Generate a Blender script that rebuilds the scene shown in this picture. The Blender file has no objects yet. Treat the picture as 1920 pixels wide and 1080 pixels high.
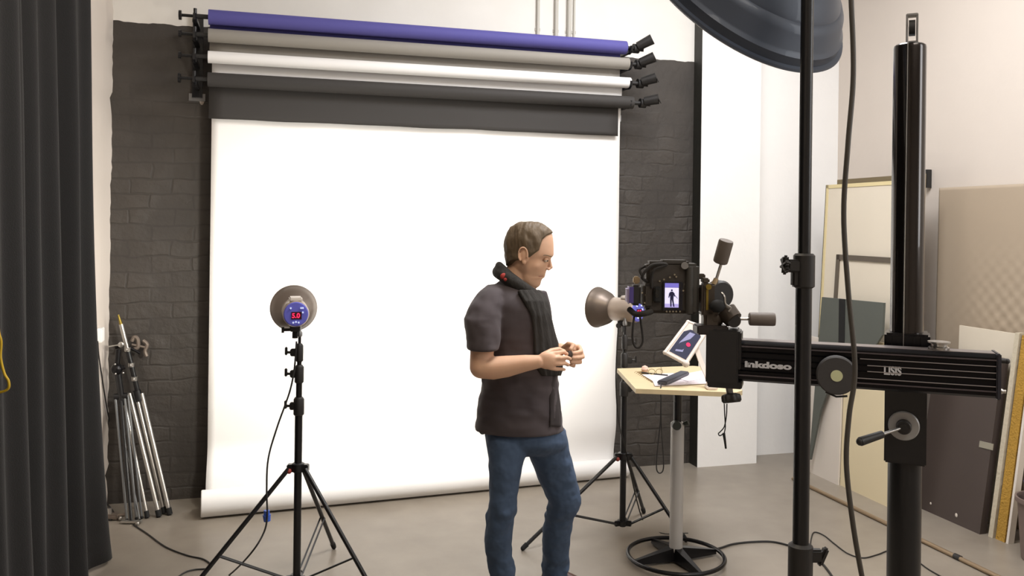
import bpy, bmesh, math, random
import numpy as np
from mathutils import Vector, Matrix, noise

random.seed(4)
SC = bpy.context.scene
COL = SC.collection

# ------------------------------------------------------------------ camera, world, light, exposure
TH = math.atan(.284); CT, ST = math.cos(TH), math.sin(TH); RHO = .0125
CAM = Vector((-1.592, -5.608, 1.72))
R0 = Vector((CT, -ST, 0)); FW = Vector((ST, CT, 0)); ZZ = Vector((0, 0, 1))
RR = (R0 + RHO*ZZ).normalized(); PP = (ZZ - RHO*R0).normalized()
cd = bpy.data.cameras.new('camera'); cam = bpy.data.objects.new('camera', cd); COL.objects.link(cam)
cd.sensor_width = 36; cd.lens = 30.0; cd.shift_y = -120/1920; cd.clip_start = .05
cam.matrix_world = Matrix(((RR.x, PP.x, -FW.x, CAM.x), (RR.y, PP.y, -FW.y, CAM.y), (RR.z, PP.z, -FW.z, CAM.z), (0, 0, 0, 1)))
SC.camera = cam
w = bpy.data.worlds.new('world'); SC.world = w; w.use_nodes = True
w.node_tree.nodes['Background'].inputs[0].default_value = (1, .97, .93, 1)
w.node_tree.nodes['Background'].inputs[1].default_value = .3
SC.view_settings.view_transform = 'Standard'; SC.view_settings.look = 'None'
SC.view_settings.gamma = 1; SC.view_settings.exposure = -0.3; SC.view_settings.use_curve_mapping = False

def area(name, loc, target, sx, sy, power, col):
    l = bpy.data.lights.new(name, 'AREA'); l.shape = 'RECTANGLE'; l.size = sx; l.size_y = sy; l.energy = power; l.color = col
    o = bpy.data.objects.new(name, l); COL.objects.link(o); o.location = loc
    o.rotation_euler = (Vector(target)-Vector(loc)).to_track_quat('-Z', 'Y').to_euler()
    return o
area('ceiling_lamp', (0.7, -2.2, 4.05), (0.7, -1.9, 0), 1.6, 1.0, 150, (.98, .98, 1))
area('ceiling_lamp', (-1.3, -3.4, 4.05), (-1.3, -3.3, 0), 1.2, .8, 42, (1, .86, .68))
area('ceiling_lamp', (0.4, -6.2, 4.05), (0.3, -5.6, 0), 1.8, 1.0, 75, (1, .93, .85))
area('added_softlight', (2.45, -5.4, 2.6), (0.6, -1.0, 1.4), 1.3, 1.6, 55, (.93, .97, 1))  # added soft light for the column highlight, no window in this wall

def P(x, y, D): return CAM + D*(FW + (x-960)/1600*RR - (y-420)/1600*PP)
def plane(x, y, n, k):
    d = P(x, y, 1)-CAM; n = Vector(n); return CAM + d*((k-n.dot(CAM))/n.dot(d))
def Fl(x, y, h=0): return plane(x, y, (0, 0, 1), h)
def Yp(x, y, y0): return plane(x, y, (0, 1, 0), y0)
def Xp(x, y, x0, k=0): return plane(x, y, (1, 0, -k), x0)
def AB(o, a, b, h=0): return Vector(o) + R0*a + FW*b + ZZ*h    # metres along the camera's right / forward / up

# ------------------------------------------------------------------ materials
def lin(c):
    r = []
    for v in c:
        v /= 255; r.append(v/12.92 if v <= .04045 else ((v+.055)/1.055)**2.4)
    return tuple(r)+(1,)
MATS = {}
def mat(name, rgb, rough=.5, metal=0, bump=0, bscale=60, var=0, vscale=8, emit=None, es=1, spec=.5, coat=0, sheen=0, stretch=(1, 1, 1), sss=0, bdist=.01, bdet=5):
    if name in MATS: return MATS[name]
    m = bpy.data.materials.new(name); m.use_nodes = True; nt = m.node_tree; b = nt.nodes['Principled BSDF']
    I = b.inputs; I['Base Color'].default_value = lin(rgb); I['Roughness'].default_value = rough; I['Metallic'].default_value = metal
    I['Specular IOR Level'].default_value = spec; I['Coat Weight'].default_value = coat; I['Sheen Weight'].default_value = sheen
    if sss:
        I['Subsurface Weight'].default_value = sss; I['Subsurface Radius'].default_value = (.012, .005, .003); I['Subsurface Scale'].default_value = 1
    tc = nt.nodes.new('ShaderNodeTexCoord'); mp = nt.nodes.new('ShaderNodeMapping'); mp.inputs['Scale'].default_value = stretch
    nt.links.new(tc.outputs['Object'], mp.inputs[0])
    if var:
        n = nt.nodes.new('ShaderNodeTexNoise'); n.inputs['Scale'].default_value = vscale; n.inputs['Detail'].default_value = 4
        nt.links.new(mp.outputs[0], n.inputs[0])
        mx = nt.nodes.new('ShaderNodeMix'); mx.data_type = 'RGBA'
        c = lin(rgb); mx.inputs[6].default_value = tuple(v*(1-var) for v in c[:3])+(1,); mx.inputs[7].default_value = tuple(min(1, v*(1+var)) for v in c[:3])+(1,)
        nt.links.new(n.outputs[0], mx.inputs[0]); nt.links.new(mx.outputs[2], I['Base Color'])
    if bump:
        n = nt.nodes.new('ShaderNodeTexNoise'); n.inputs['Scale'].default_value = bscale; n.inputs['Detail'].default_value = bdet
        nt.links.new(mp.outputs[0], n.inputs[0])
        bp = nt.nodes.new('ShaderNodeBump'); bp.inputs['Strength'].default_value = bump; bp.inputs['Distance'].default_value = bdist
        nt.links.new(n.outputs[0], bp.inputs['Height']); nt.links.new(bp.outputs[0], I['Normal'])
    if emit:
        I['Emission Color'].default_value = lin(emit); I['Emission Strength'].default_value = es
    MATS[name] = m; return m

def math_node(nt, op, a, b=None, clamp=False):
    n = nt.nodes.new('ShaderNodeMath'); n.operation = op; n.use_clamp = clamp
    for i, v in enumerate((a, b)):
        if v is None: continue
        if isinstance(v, (int, float)): n.inputs[i].default_value = v
        else: nt.links.new(v, n.inputs[i])
    return n.outputs[0]

def wall_mat():
    m = bpy.data.materials.new('painted_brick'); m.use_nodes = True; nt = m.node_tree; b = nt.nodes['Principled BSDF']; L = nt.links.new
    tc = nt.nodes.new('ShaderNodeTexCoord'); sp = nt.nodes.new('ShaderNodeSeparateXYZ'); L(tc.outputs['Object'], sp.inputs[0])
    X, Y, Z = sp.outputs
    cb = nt.nodes.new('ShaderNodeCombineXYZ'); L(X, cb.inputs[0]); L(Z, cb.inputs[1])
    wn = nt.nodes.new('ShaderNodeTexNoise'); wn.inputs['Scale'].default_value = 5; L(tc.outputs['Object'], wn.inputs[0])
    wv = nt.nodes.new('ShaderNodeVectorMath'); wv.operation = 'MULTIPLY_ADD'; L(wn.outputs[1], wv.inputs[0]); wv.inputs[1].default_value = (.08, .05, 0); L(cb.outputs[0], wv.inputs[2])
    br = nt.nodes.new('ShaderNodeTexBrick'); L(wv.outputs[0], br.inputs['Vector'])
    br.inputs['Color1'].default_value = (1, 1, 1, 1); br.inputs['Color2'].default_value = (.72, .72, .72, 1); br.inputs['Mortar'].default_value = (.45, .45, .45, 1)
    br.inputs['Scale'].default_value = 1; br.inputs['Brick Width'].default_value = .25; br.inputs['Row Height'].default_value = .095
    br.inputs['Mortar Size'].default_value = .009; br.inputs['Mortar Smooth'].default_value = .7
    n1 = nt.nodes.new('ShaderNodeTexNoise'); n1.inputs['Scale'].default_value = 3.2; n1.inputs['Detail'].default_value = 6; L(tc.outputs['Object'], n1.inputs[0])
    n2 = nt.nodes.new('ShaderNodeTexNoise'); n2.inputs['Scale'].default_value = 26; n2.inputs['Detail'].default_value = 6; L(tc.outputs['Object'], n2.inputs[0])
    # bricks stand out where the paint is thin: low on the wall and in patches
    patch = math_node(nt, 'MULTIPLY', math_node(nt, 'SUBTRACT', n1.outputs[0], .45), 5, True)
    low = math_node(nt, 'MULTIPLY', math_node(nt, 'SUBTRACT', 2.75, Z), 1.2, True)
    bh = math_node(nt, 'MULTIPLY', math_node(nt, 'MULTIPLY', br.outputs[0], patch), low)
    hgt = math_node(nt, 'ADD', bh, math_node(nt, 'MULTIPLY', n2.outputs[0], .35))
    # paint edge
    ne = nt.nodes.new('ShaderNodeTexNoise'); ne.inputs['Scale'].default_value = 9; L(tc.outputs['Object'], ne.inputs[0])
    edge = math_node(nt, 'ADD', Z, math_node(nt, 'MULTIPLY', math_node(nt, 'SUBTRACT', ne.outputs[0], .5), .03))
    isblk = math_node(nt, 'MULTIPLY', math_node(nt, 'LESS_THAN', edge, 2.915), math_node(nt, 'LESS_THAN', X, 1.6))
    # chipped specks high on the left
    mp = nt.nodes.new('ShaderNodeMapping'); mp.inputs['Scale'].default_value = (1, 1, .45); L(tc.outputs['Object'], mp.inputs[0])
    vo = nt.nodes.new('ShaderNodeTexVoronoi'); vo.inputs['Scale'].default_value = 9; L(mp.outputs[0], vo.inputs[0])
    sc_ = nt.nodes.new('ShaderNodeSeparateColor'); L(vo.outputs['Color'], sc_.inputs[0])
    chip = math_node(nt, 'MULTIPLY', math_node(nt, 'LESS_THAN', vo.outputs['Distance'], math_node(nt, 'MULTIPLY', sc_.outputs[1], .19)), math_node(nt, 'GREATER_THAN', sc_.outputs[0], .55))
    chip = math_node(nt, 'MULTIPLY', chip, math_node(nt, 'MULTIPLY', math_node(nt, 'LESS_THAN', X, -1.95), math_node(nt, 'GREATER_THAN', Z, 2.2)))
    blk = nt.nodes.new('ShaderNodeMix'); blk.data_type = 'RGBA'; blk.inputs[6].default_value = lin((42, 38, 35)); blk.inputs[7].default_value = lin((78, 72, 66)); L(n1.outputs[0], blk.inputs[0])
    brn = nt.nodes.new('ShaderNodeMix'); brn.data_type = 'RGBA'; brn.blend_type = 'MULTIPLY'; brn.inputs[0].default_value = 0.45
    L(blk.outputs[2], brn.inputs[6]); rr = nt.nodes.new('ShaderNodeMix'); rr.data_type = 'RGBA'; rr.inputs[6].default_value = (1, 1, 1, 1); L(br.outputs[0], rr.inputs[7]); L(low, rr.inputs[0]); L(rr.outputs[2], brn.inputs[7])
    blk2 = nt.nodes.new('ShaderNodeMix'); blk2.data_type = 'RGBA'; L(chip, blk2.inputs[0]); L(brn.outputs[2], blk2.inputs[6]); blk2.inputs[7].default_value = lin((190, 178, 165))
    wht = nt.nodes.new('ShaderNodeMix'); wht.data_type = 'RGBA'; wht.inputs[6].default_value = lin((226, 222, 214)); wht.inputs[7].default_value = lin((240, 237, 231)); L(n1.outputs[0], wht.inputs[0])
    fin = nt.nodes.new('ShaderNodeMix'); fin.data_type = 'RGBA'; L(isblk, fin.inputs[0]); L(wht.outputs[2], fin.inputs[6]); L(blk2.outputs[2], fin.inputs[7])
    L(fin.outputs[2], b.inputs['Base Color']); b.inputs['Roughness'].default_value = .62
    bp = nt.nodes.new('ShaderNodeBump'); bp.inputs['Distance'].default_value = .012; bp.inputs['Strength'].default_value = .8
    L(math_node(nt, 'MULTIPLY', hgt, math_node(nt, 'ADD', math_node(nt, 'MULTIPLY', isblk, .85), .15)), bp.inputs['Height']); L(bp.outputs[0], b.inputs['Normal'])
    return m

def floor_mat():
    m = bpy.data.materials.new('screed_floor'); m.use_nodes = True; nt = m.node_tree; b = nt.nodes['Principled BSDF']; L = nt.links.new
    tc = nt.nodes.new('ShaderNodeTexCoord')
    n1 = nt.nodes.new('ShaderNodeTexNoise'); n1.inputs['Scale'].default_value = 1.3; n1.inputs['Detail'].default_value = 7; L(tc.outputs['Object'], n1.inputs[0])
    n2 = nt.nodes.new('ShaderNodeTexNoise'); n2.inputs['Scale'].default_value = 7; n2.inputs['Detail'].default_value = 6; L(tc.outputs['Object'], n2.inputs[0])
    r = nt.nodes.new('ShaderNodeValToRGB'); L(math_node(nt, 'ADD', math_node(nt, 'MULTIPLY', n1.outputs[0], .7), math_node(nt, 'MULTIPLY', n2.outputs[0], .3)), r.inputs[0])
    e = r.color_ramp.elements; e[0].position = .3; e[0].color = lin((124, 115, 104)); e[1].position = .72; e[1].color = lin((152, 143, 131))
    L(r.outputs[0], b.inputs['Base Color']); b.inputs['Roughness'].default_value = .33; b.inputs['Specular IOR Level'].default_value = .45
    bp = nt.nodes.new('ShaderNodeBump'); bp.inputs['Strength'].default_value = .08; L(n2.outputs[0], bp.inputs['Height']); L(bp.outputs[0], b.inputs['Normal'])
    return m

BLK = mat('black_paint', (22, 22, 24), .32)
BLKM = mat('black_anodised_metal', (30, 29, 31), .28, .6)
BLKP = mat('black_plastic', (34, 32, 31), .5)
CHR = mat('brushed_steel', (190, 188, 184), .28, 1)
SIL = mat('grey_aluminium', (150, 150, 150), .4, .8)
RUB = mat('rubber', (20, 20, 20), .8)
CABLE = mat('black_cable', (30, 28, 27), .55)

# ------------------------------------------------------------------ mesh builder
def frame(o, z, xh=(0, 0, 1)):
    z = Vector(z).normalized(); xh = Vector(xh)
    if abs(z.dot(xh.normalized())) > .98: xh = Vector((1, 0, 0))
    y = z.cross(xh).normalized(); x = y.cross(z)
    return Matrix(((x.x, y.x, z.x, o[0]), (x.y, y.y, z.y, o[1]), (x.z, y.z, z.z, o[2]), (0, 0, 0, 1)))
def basis(o, x, y, z):
    return Matrix(((x[0], y[0], z[0], o[0]), (x[1], y[1], z[1], o[1]), (x[2], y[2], z[2], o[2]), (0, 0, 0, 1)))
def catmull(pts, n):
    pts = [Vector(p) for p in pts]; q = [2*pts[0]-pts[1]]+pts+[2*pts[-1]-pts[-2]]; out = []
    for i in range(1, len(q)-2):
        for k in range(n):
            t = k/n; a, b, c, d = q[i-1:i+3]
            out.append(.5*((2*b)+(c-a)*t+(2*a-5*b+4*c-d)*t*t+(3*b-a-3*c+d)*t**3))
    out.append(pts[-1]); return out

class MB:
    def __init__(s): s.V = []; s.F = []; s.mi = []; s.cur = 0
    def add(s, V, F, M=None):
        o = len(s.V); s.V += [(M @ Vector(v)) if M else Vector(v) for v in V]
        s.F += [tuple(i+o for i in f) for f in F]; s.mi += [s.cur]*len(F); return s
    def box(s, sx, sy, sz, M=None, c=(0, 0, 0), bev=0):
        bm = bmesh.new(); bmesh.ops.create_cube(bm, size=1)
        for v in bm.verts: v.co = Vector((v.co.x*sx+c[0], v.co.y*sy+c[1], v.co.z*sz+c[2]))
        if bev: bmesh.ops.bevel(bm, geom=bm.edges[:], offset=bev, segments=2, affect='EDGES')
        bm.verts.index_update(); s.add([v.co.copy() for v in bm.verts], [[v.index for v in f.verts] for f in bm.faces], M); bm.free(); return s
    def wbox(s, a, b, bev=0):
        return s.box(b[0]-a[0], b[1]-a[1], b[2]-a[2], None, ((a[0]+b[0])/2, (a[1]+b[1])/2, (a[2]+b[2])/2), bev)
    def rings(s, R, cap=True, closed=True):
        n = len(R[0]); V = [p for r in R for p in r]; F = []
        for i in range(len(R)-1):
            for j in range(n if closed else n-1):
                k = (j+1) % n; F.append((i*n+j, i*n+k, (i+1)*n+k, (i+1)*n+j))
        if cap: F.append(tuple(range(n))[::-1]); F.append(tuple((len(R)-1)*n+j for j in range(n)))
        return s.add(V, F)
    def lathe(s, prof, M=None, n=32, cap=True):
        R = [[Vector((r*math.cos(2*math.pi*j/n), r*math.sin(2*math.pi*j/n), z)) for j in range(n)] for r, z in prof]
        if M: R = [[M @ p for p in r] for r in R]
        return s.rings(R, cap)
    def cyl(s, a, b, r0, r1=None, n=20):
        a, b = Vector(a), Vector(b); r1 = r0 if r1 is None else r1
        M = frame(a, b-a); return s.lathe([(r0, 0), (r1, (b-a).length)], M, n)
    def tube(s, pts, r, n=8, smooth=0, closed=False):
        pts = catmull(pts, smooth) if smooth else [Vector(p) for p in pts]
        rs = r if isinstance(r, (list, tuple)) else None; R = []; up = None
        for i, p in enumerate(pts):
            t = (pts[min(i+1, len(pts)-1)]-pts[max(i-1, 0)]).normalized()
            if closed: t = (pts[(i+1) % len(pts)]-pts[i-1]).normalized()
            if up is None: up = t.orthogonal().normalized()
            up = (up-t*up.dot(t)).normalized(); sd = t.cross(up)
            rr = rs[0]+(rs[1]-rs[0])*i/(len(pts)-1) if rs else r
            R.append([p+up*rr*math.cos(2*math.pi*j/n)+sd*rr*math.sin(2*math.pi*j/n) for j in range(n)])
        if closed: R.append(R[0])
        return s.rings(R, not closed)
    def sphere(s, c, r, M=None, n=16):
        r = (r, r, r) if isinstance(r, (int, float)) else r; c = Vector(c); V = []; F = []; m = n//2
        for i in range(m+1):
            a = math.pi*i/m
            for j in range(n):
                b = 2*math.pi*j/n; v = Vector((r[0]*math.sin(a)*math.cos(b), r[1]*math.sin(a)*math.sin(b), r[2]*math.cos(a)))
                V.append((M @ v if M else v)+c)
        for i in range(m):
            for j in range(n): F.append((i*n+j, i*n+(j+1) % n, (i+1)*n+(j+1) % n, (i+1)*n+j)[::-1])
        return s.add(V, F)
    def limb(s, pts, rad, n=14):       # chain of tapered segments with round joints
        for i in range(len(pts)):
            s.sphere(pts[i], rad[i], n=n)
            if i: s.cyl(pts[i-1], pts[i], rad[i-1], rad[i], n)
        return s
    def prism(s, poly, vec):            # poly = world points, extruded by vec
        n = len(poly); V = [Vector(p) for p in poly]+[Vector(p)+Vector(vec) for p in poly]
        F = [tuple(range(n))[::-1], tuple(range(n, 2*n))]+[(i, (i+1) % n, n+(i+1) % n, n+i) for i in range(n)]
        return s.add(V, F)
    def text(s, body, size, M, extrude=.0006, bold=0):
        cu = bpy.data.curves.new('t', 'FONT'); cu.body = body; cu.size = size; cu.extrude = extrude; cu.offset = bold; cu.align_x = 'LEFT'
        o = bpy.data.objects.new('t', cu); COL.objects.link(o); dg = bpy.context.evaluated_depsgraph_get()
        me = bpy.data.meshes.new_from_object(o.evaluated_get(dg)); s.add([v.co.copy() for v in me.vertices], [tuple(p.vertices) for p in me.polygons], M)
        bpy.data.objects.remove(o); bpy.data.meshes.remove(me); return s
    def build(s, name, m, parent=None, angle=35, origin=None):
        base = Vector((0, 0, 0)); p = parent
        while p: base += p.location; p = p.parent
        loc = Vector((0, 0, 0))
        if parent is None:
            if origin == 'world': pass
            elif origin: loc = Vector(origin)
            else:
                xs = np.array([tuple(v) for v in s.V]); mn, mx = xs.min(0), xs.max(0); loc = Vector(((mn[0]+mx[0])/2, (mn[1]+mx[1])/2, mn[2]))
        me = bpy.data.meshes.new(name); me.from_pydata([tuple(v-base-loc) for v in s.V], [], s.F)
        bm = bmesh.new(); bm.from_mesh(me); bmesh.ops.recalc_face_normals(bm, faces=bm.faces[:]); bm.to_mesh(me); bm.free()
        for mm in (m if isinstance(m, (list, tuple)) else [m]): me.materials.append(mm)
        if isinstance(m, (list, tuple)): me.polygons.foreach_set('material_index', s.mi)
        me.polygons.foreach_set('use_smooth', [True]*len(me.polygons))
        if angle < 180: me.set_sharp_from_angle(angle=math.radians(angle))
        o = bpy.data.objects.new(name, me); COL.objects.link(o); o.location = loc
        if parent: o.parent = parent
        return o
def tag(o, label, cat=None, group=None):
    o['label'] = label
    if cat: o['category'] = cat
    if group: o['group'] = group
    return o
def thing(name, loc, label, cat, group=None):
    o = bpy.data.objects.new(name, None); COL.objects.link(o); o.location = loc; o.empty_display_size = .1
    return tag(o, label, cat, group)
def struct(o): o['kind'] = 'structure'; return o
def remesh(o, vox, it=3, f=.5):
    m = o.modifiers.new('remesh', 'REMESH'); m.mode = 'VOXEL'; m.voxel_size = vox; m.use_smooth_shade = True
    if it: q = o.modifiers.new('smooth', 'SMOOTH'); q.factor = f; q.iterations = it
    return o

# ------------------------------------------------------------------ the room
WALL = wall_mat()
PLW = mat('white_plaster', (244, 243, 241), .7, bump=.35, bscale=14, var=.04, vscale=2, bdist=.006)
PLB = mat('beige_plaster', (214, 204, 194), .7, bump=.3, bscale=9, var=.04, vscale=1.5, bdist=.006)
BPAINT = mat('black_wall_paint', (44, 43, 38), .6, bump=.3, bscale=20)
struct(MB().wbox((-2.75, -9, -.1), (2.85, .25, 0)).build('floor', floor_mat(), origin='world'))
struct(MB().wbox((-2.75, -9, 4.2), (2.85, .25, 4.3)).build('ceiling', PLW, origin='world'))
struct(MB().wbox((-2.53, 0, 0), (1.5, .2, 4.2)).build('wall_back', WALL, origin='world'))
struct(MB().wbox((1.5, .07, 0), (2.85, .27, 4.2)).build('wall_recess', PLW, origin='world'))
b = MB().wbox((1.362, -.12, 0), (1.84, .1, 4.2)); m_ = [0]*6
for i, f in enumerate(b.F):
    c = sum((b.V[j] for j in f), Vector())/4
    b.mi[i] = 1 if abs(c.x-1.362) < .01 else 0
struct(b.build('wall_pilaster', [PLW, BPAINT], origin='world'))
# left wall with a ragged plaster edge
b = MB(); R = []
for i in range(121):
    z = 4.2*i/120; e = .012*noise.noise(Vector((0, 0, z*6)))+.01*noise.noise(Vector((3, 0, z*19)))+(.012 if z < .7 else 0)*noise.noise(Vector((0, 5, z*9)))
    R.append([Vector((-2.75, -9, z)), Vector((-2.53, -9, z)), Vector((-2.53, -.05, z)), Vector((-2.515+e, -.004, z)), Vector((-2.515+e, .2, z)), Vector((-2.75, .2, z))])
b.rings(R); struct(b.build('wall_left', PLB, origin='world'))
struct(MB().wbox((2.64, -9, 0), (2.85, .07, 4.2)).build('wall_right', PLB, origin='world'))
struct(MB().wbox((-2.75, -9.2, 0), (2.85, -9, 4.2)).build('wall_front', PLB, origin='world'))
# white conduits on the wall above the rolls
for k, (px, r) in enumerate(((1008, .012), (1042, .014), (1066, .016), (1076, .008))):
    p = Yp(px, 30, -.001)
    b = MB().cyl((p.x, -r, 2.95), (p.x, -r, 4.2), r, n=12)
    for z in (3.05, 3.6): b.wbox((p.x-r-.008, -.004, z), (p.x+r+.008, 0, z+.02))
    struct(b.build('trim_%d' % (k+1), mat('grey_white_pipe_paint', (196, 192, 182), .5), origin='world'))

# ------------------------------------------------------------------ curtain
CURT = mat('black_velvet', (12, 10, 10), .9, bump=.2, bscale=200, sheen=.05, var=.3, vscale=3)
b = MB(); R = []
ya, yb, nu, nv = -.99, -4.7, 300, 40
for j in range(nv+1):
    v = j/nv; z = .025+(4.0-.025)*v; row = []
    for i in range(nu+1):
        u = i/nu; y = ya+(yb-ya)*u
        fold = math.sin(u*62+2.2*math.sin(u*11))*.6+.4*math.sin(u*131+v*1.5)
        amp = .05*(1.15-.45*v)
        x = -2.41-.08*v**.7+fold*amp+.02*noise.noise(Vector((u*9, v*2, 0)))
        flare = math.exp(-(u/.03)**2)*(1-v)**8*.10
        row.append(Vector((x+flare*.2, y-.16*v+flare*.7+ .08*(v-.5)*math.exp(-(u/.04)**2)*-1, z+.012*noise.noise(Vector((u*30, 0, 7)))*(v < .01))))
    R.append(row)
b.rings(R, cap=False, closed=False)
o = b.build('curtain', CURT, angle=180)
sm = o.modifiers.new('thick', 'SOLIDIFY'); sm.thickness = .005
tag(o, 'floor-length black velvet curtain hanging in folds along the left wall', 'curtain')
YEL = mat('yellow_cable', (200, 165, 30), .5)
b = MB().tube([P(-12, 150, 2.32), P(-5, 420, 2.32), P(-4, 600, 2.3), P(2, 640, 2.3), P(1, 670, 2.3), P(8, 700, 2.3), P(16, 715, 2.3), P(14, 730, 2.3), P(-10, 736, 2.3), P(-60, 730, 2.3)], .0035, 8, 6)
tag(b.build('hanging_cable', YEL), 'yellow cable looping down in front of the black curtain', 'cable')

# ------------------------------------------------------------------ backdrop rolls
YR = -.25
def pap(name, c, r=.75): return mat(name, c, r, bump=.05, bscale=8, bdist=.01)
PBLU = pap('blue_paper', (84, 80, 150)); PGRY = pap('grey_paper', (146, 141, 133)); PWHT = pap('white_paper', (240, 238, 236)); PBLK = pap('black_paper', (54, 51, 49))
XL = Yp(391, 36, YR).x; XR = Yp(1173, 88, YR).x
def rz(yl, yr): return (Yp(391, yl, YR).z+Yp(1173, yr, YR).z)/2
spec = [('blue', PBLU, 34, 88, .045, 0), ('grey', PGRY, 69, 117, .040, .02), ('white', PWHT, 108, 154, .036, .035), ('black', PBLK, 151, 190, .042, .055)]
zs = [rz(s_[2], s_[3]) for s_ in spec]
LAB = {'blue': 'blue paper roll, topmost on the wall brackets', 'grey': 'grey paper roll second from the top of the wall brackets',
       'white': 'white paper backdrop unrolled from the bracket down to the floor', 'black': 'black paper roll at the bottom of the rack, lowered a little'}
for k, (nm, pm, _, _, r, ex) in enumerate(spec):
    z = zs[k]; x0, x1 = XL, XR+ex
    t = thing('backdrop_roll', ((x0+x1)/2, YR, z), LAB[nm], 'backdrop roll', None)
    b = MB().cyl((x0, YR, z), (x1, YR, z), r, n=40); b.build('paper_roll', pm, t)
    MB().cyl((x0-.07, YR, z), (x1+.06, YR, z), .014, n=16).build('core_tube', BLKP, t)
    yb_ = YR+r
    if nm == 'white':
        R = []; nz, nx = 70, 60
        for i in range(nx+1):
            s_ = i/nx; x = x0+.02+(x1-.04-x0-.02)*s_
            yt = -.375+.175*s_; rr_ = .076-.015*s_    # floor tube centre line
            col = []
            for j in range(nz+1):
                v = j/nz; zz = z-(z-.14)*v
                y = yb_+.035*min(1, v*9)
                q = max(0, (v-.91)/.09)
                y = y+(yt+rr_-y)*q*q*(3-2*q)
                xx = x
                y += .005*noise.noise(Vector((s_*5, v*4, 2)))*math.sin(math.pi*v)
                col.append(Vector((xx, y, zz)))
            for a in range(1, 8):                       # run under the tube
                an = a/8*math.pi/2
                col.append(Vector((xx, yt+rr_*math.cos(an), .14-(.14-.0)*math.sin(an)+.003)))
            R.append(col)
        b = MB().rings(R, cap=False, closed=False); o = b.build('hanging_sheet', PWHT, t, angle=180)
        s2 = o.modifiers.new('thick', 'SOLIDIFY'); s2.thickness = .0015
        a0 = Vector((x0+.0, -.375, .079)); a1 = Vector((x1+.03, -.20, .064))
        b = MB(); M = frame(a0, a1-a0); Ln = (a1-a0).length
        b.lathe([(.06, .004), (.072, 0), (.0765, .004), (.061, Ln-.004), (.058, Ln), (.05, Ln-.004)], M, 48)
        b.build('floor_roll', PWHT, t)
    else:
        zb = {'blue': zs[1]+.02, 'grey': zs[2]+.01, 'black': Yp(780, 239, YR+r).z}[nm]
        R = []
        for i in range(31):
            x = x0+.005+(x1-ex*1.2-.02-x0-.005)*i/30
            R.append([Vector((x, yb_-.001+.003*noise.noise(Vector((i*.4, j, k))), z-.0+(zb-z)*j/8+(.006*noise.noise(Vector((i*.3, 4, 0))) if j == 8 and nm == 'black' else 0))) for j in range(9)])
        o = MB().rings(R, cap=False, closed=False).build('hanging_sheet', pm, t, angle=180)
        s2 = o.modifiers.new('thick', 'SOLIDIFY'); s2.thickness = .0015
    # crank wheel and counterweight handle at the right end
    h = P(*[(1206, 78), (1208, 110), (1212, 146), (1212, 182)][k], 5.85)
    cx = x1+.075
    b = MB().cyl((cx-.02, YR, z), (cx+.02, YR, z), .032, n=20).cyl((cx, YR, z), (cx+.05, YR-.02, z-.005), .017)
    cr = b.build('crank', BLKP, t)
    b = MB().cyl((cx+.005, YR-.02, z+.01), (cx+.085, YR-.07, z+.055-.01*k), .03, .036, 20)
    b.lathe([(.022, 0), (.036, 0), (.036, .004), (.022, .004)], frame((cx+.085, YR-.07, z+.055-.01*k), (.08, -.05, .045)), 20)
    b.build('counterweight', BLKP, t)
def bracket(x, label, side):
    t = thing('wall_bracket', (x, 0, zs[3]-.1), label, 'bracket')
    MB().wbox((x-.03, -.03, zs[3]-.08), (x+.03, .0, zs[0]+.06)).build('upright', BLK, t)
    for k, z in enumerate(zs):
        b = MB().wbox((x-.014, YR-.01, z-.035), (x+.014, -.03, z-.015)); b.tube([(x, YR+.03, z-.03), (x, YR, z-.035), (x, YR-.03, z-.02), (x, YR-.035, z+.01)], .01, 8)
        if side < 0:
            b.cyl((x-.0, YR, z), (x-.075, YR, z), .009); b.cyl((x-.075, YR, z), (x-.09, YR, z), .028 if k in (0, 3) else .02); b.cyl((x, YR, z+.0), (x, YR, z+.045), .01)
        b.build('hook_arm', BLK, t)
    MB().wbox((x-.05, -.012, zs[3]-.10), (x+.045, 0.0, zs[3]-.055)).build('mounting_plate', SIL, t)
bracket(XL-.075, 'black steel wall bracket holding the left ends of the paper rolls', -1)
bracket(XR+.03, 'black steel wall bracket holding the right, cranked ends of the paper rolls', 1)

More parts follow.
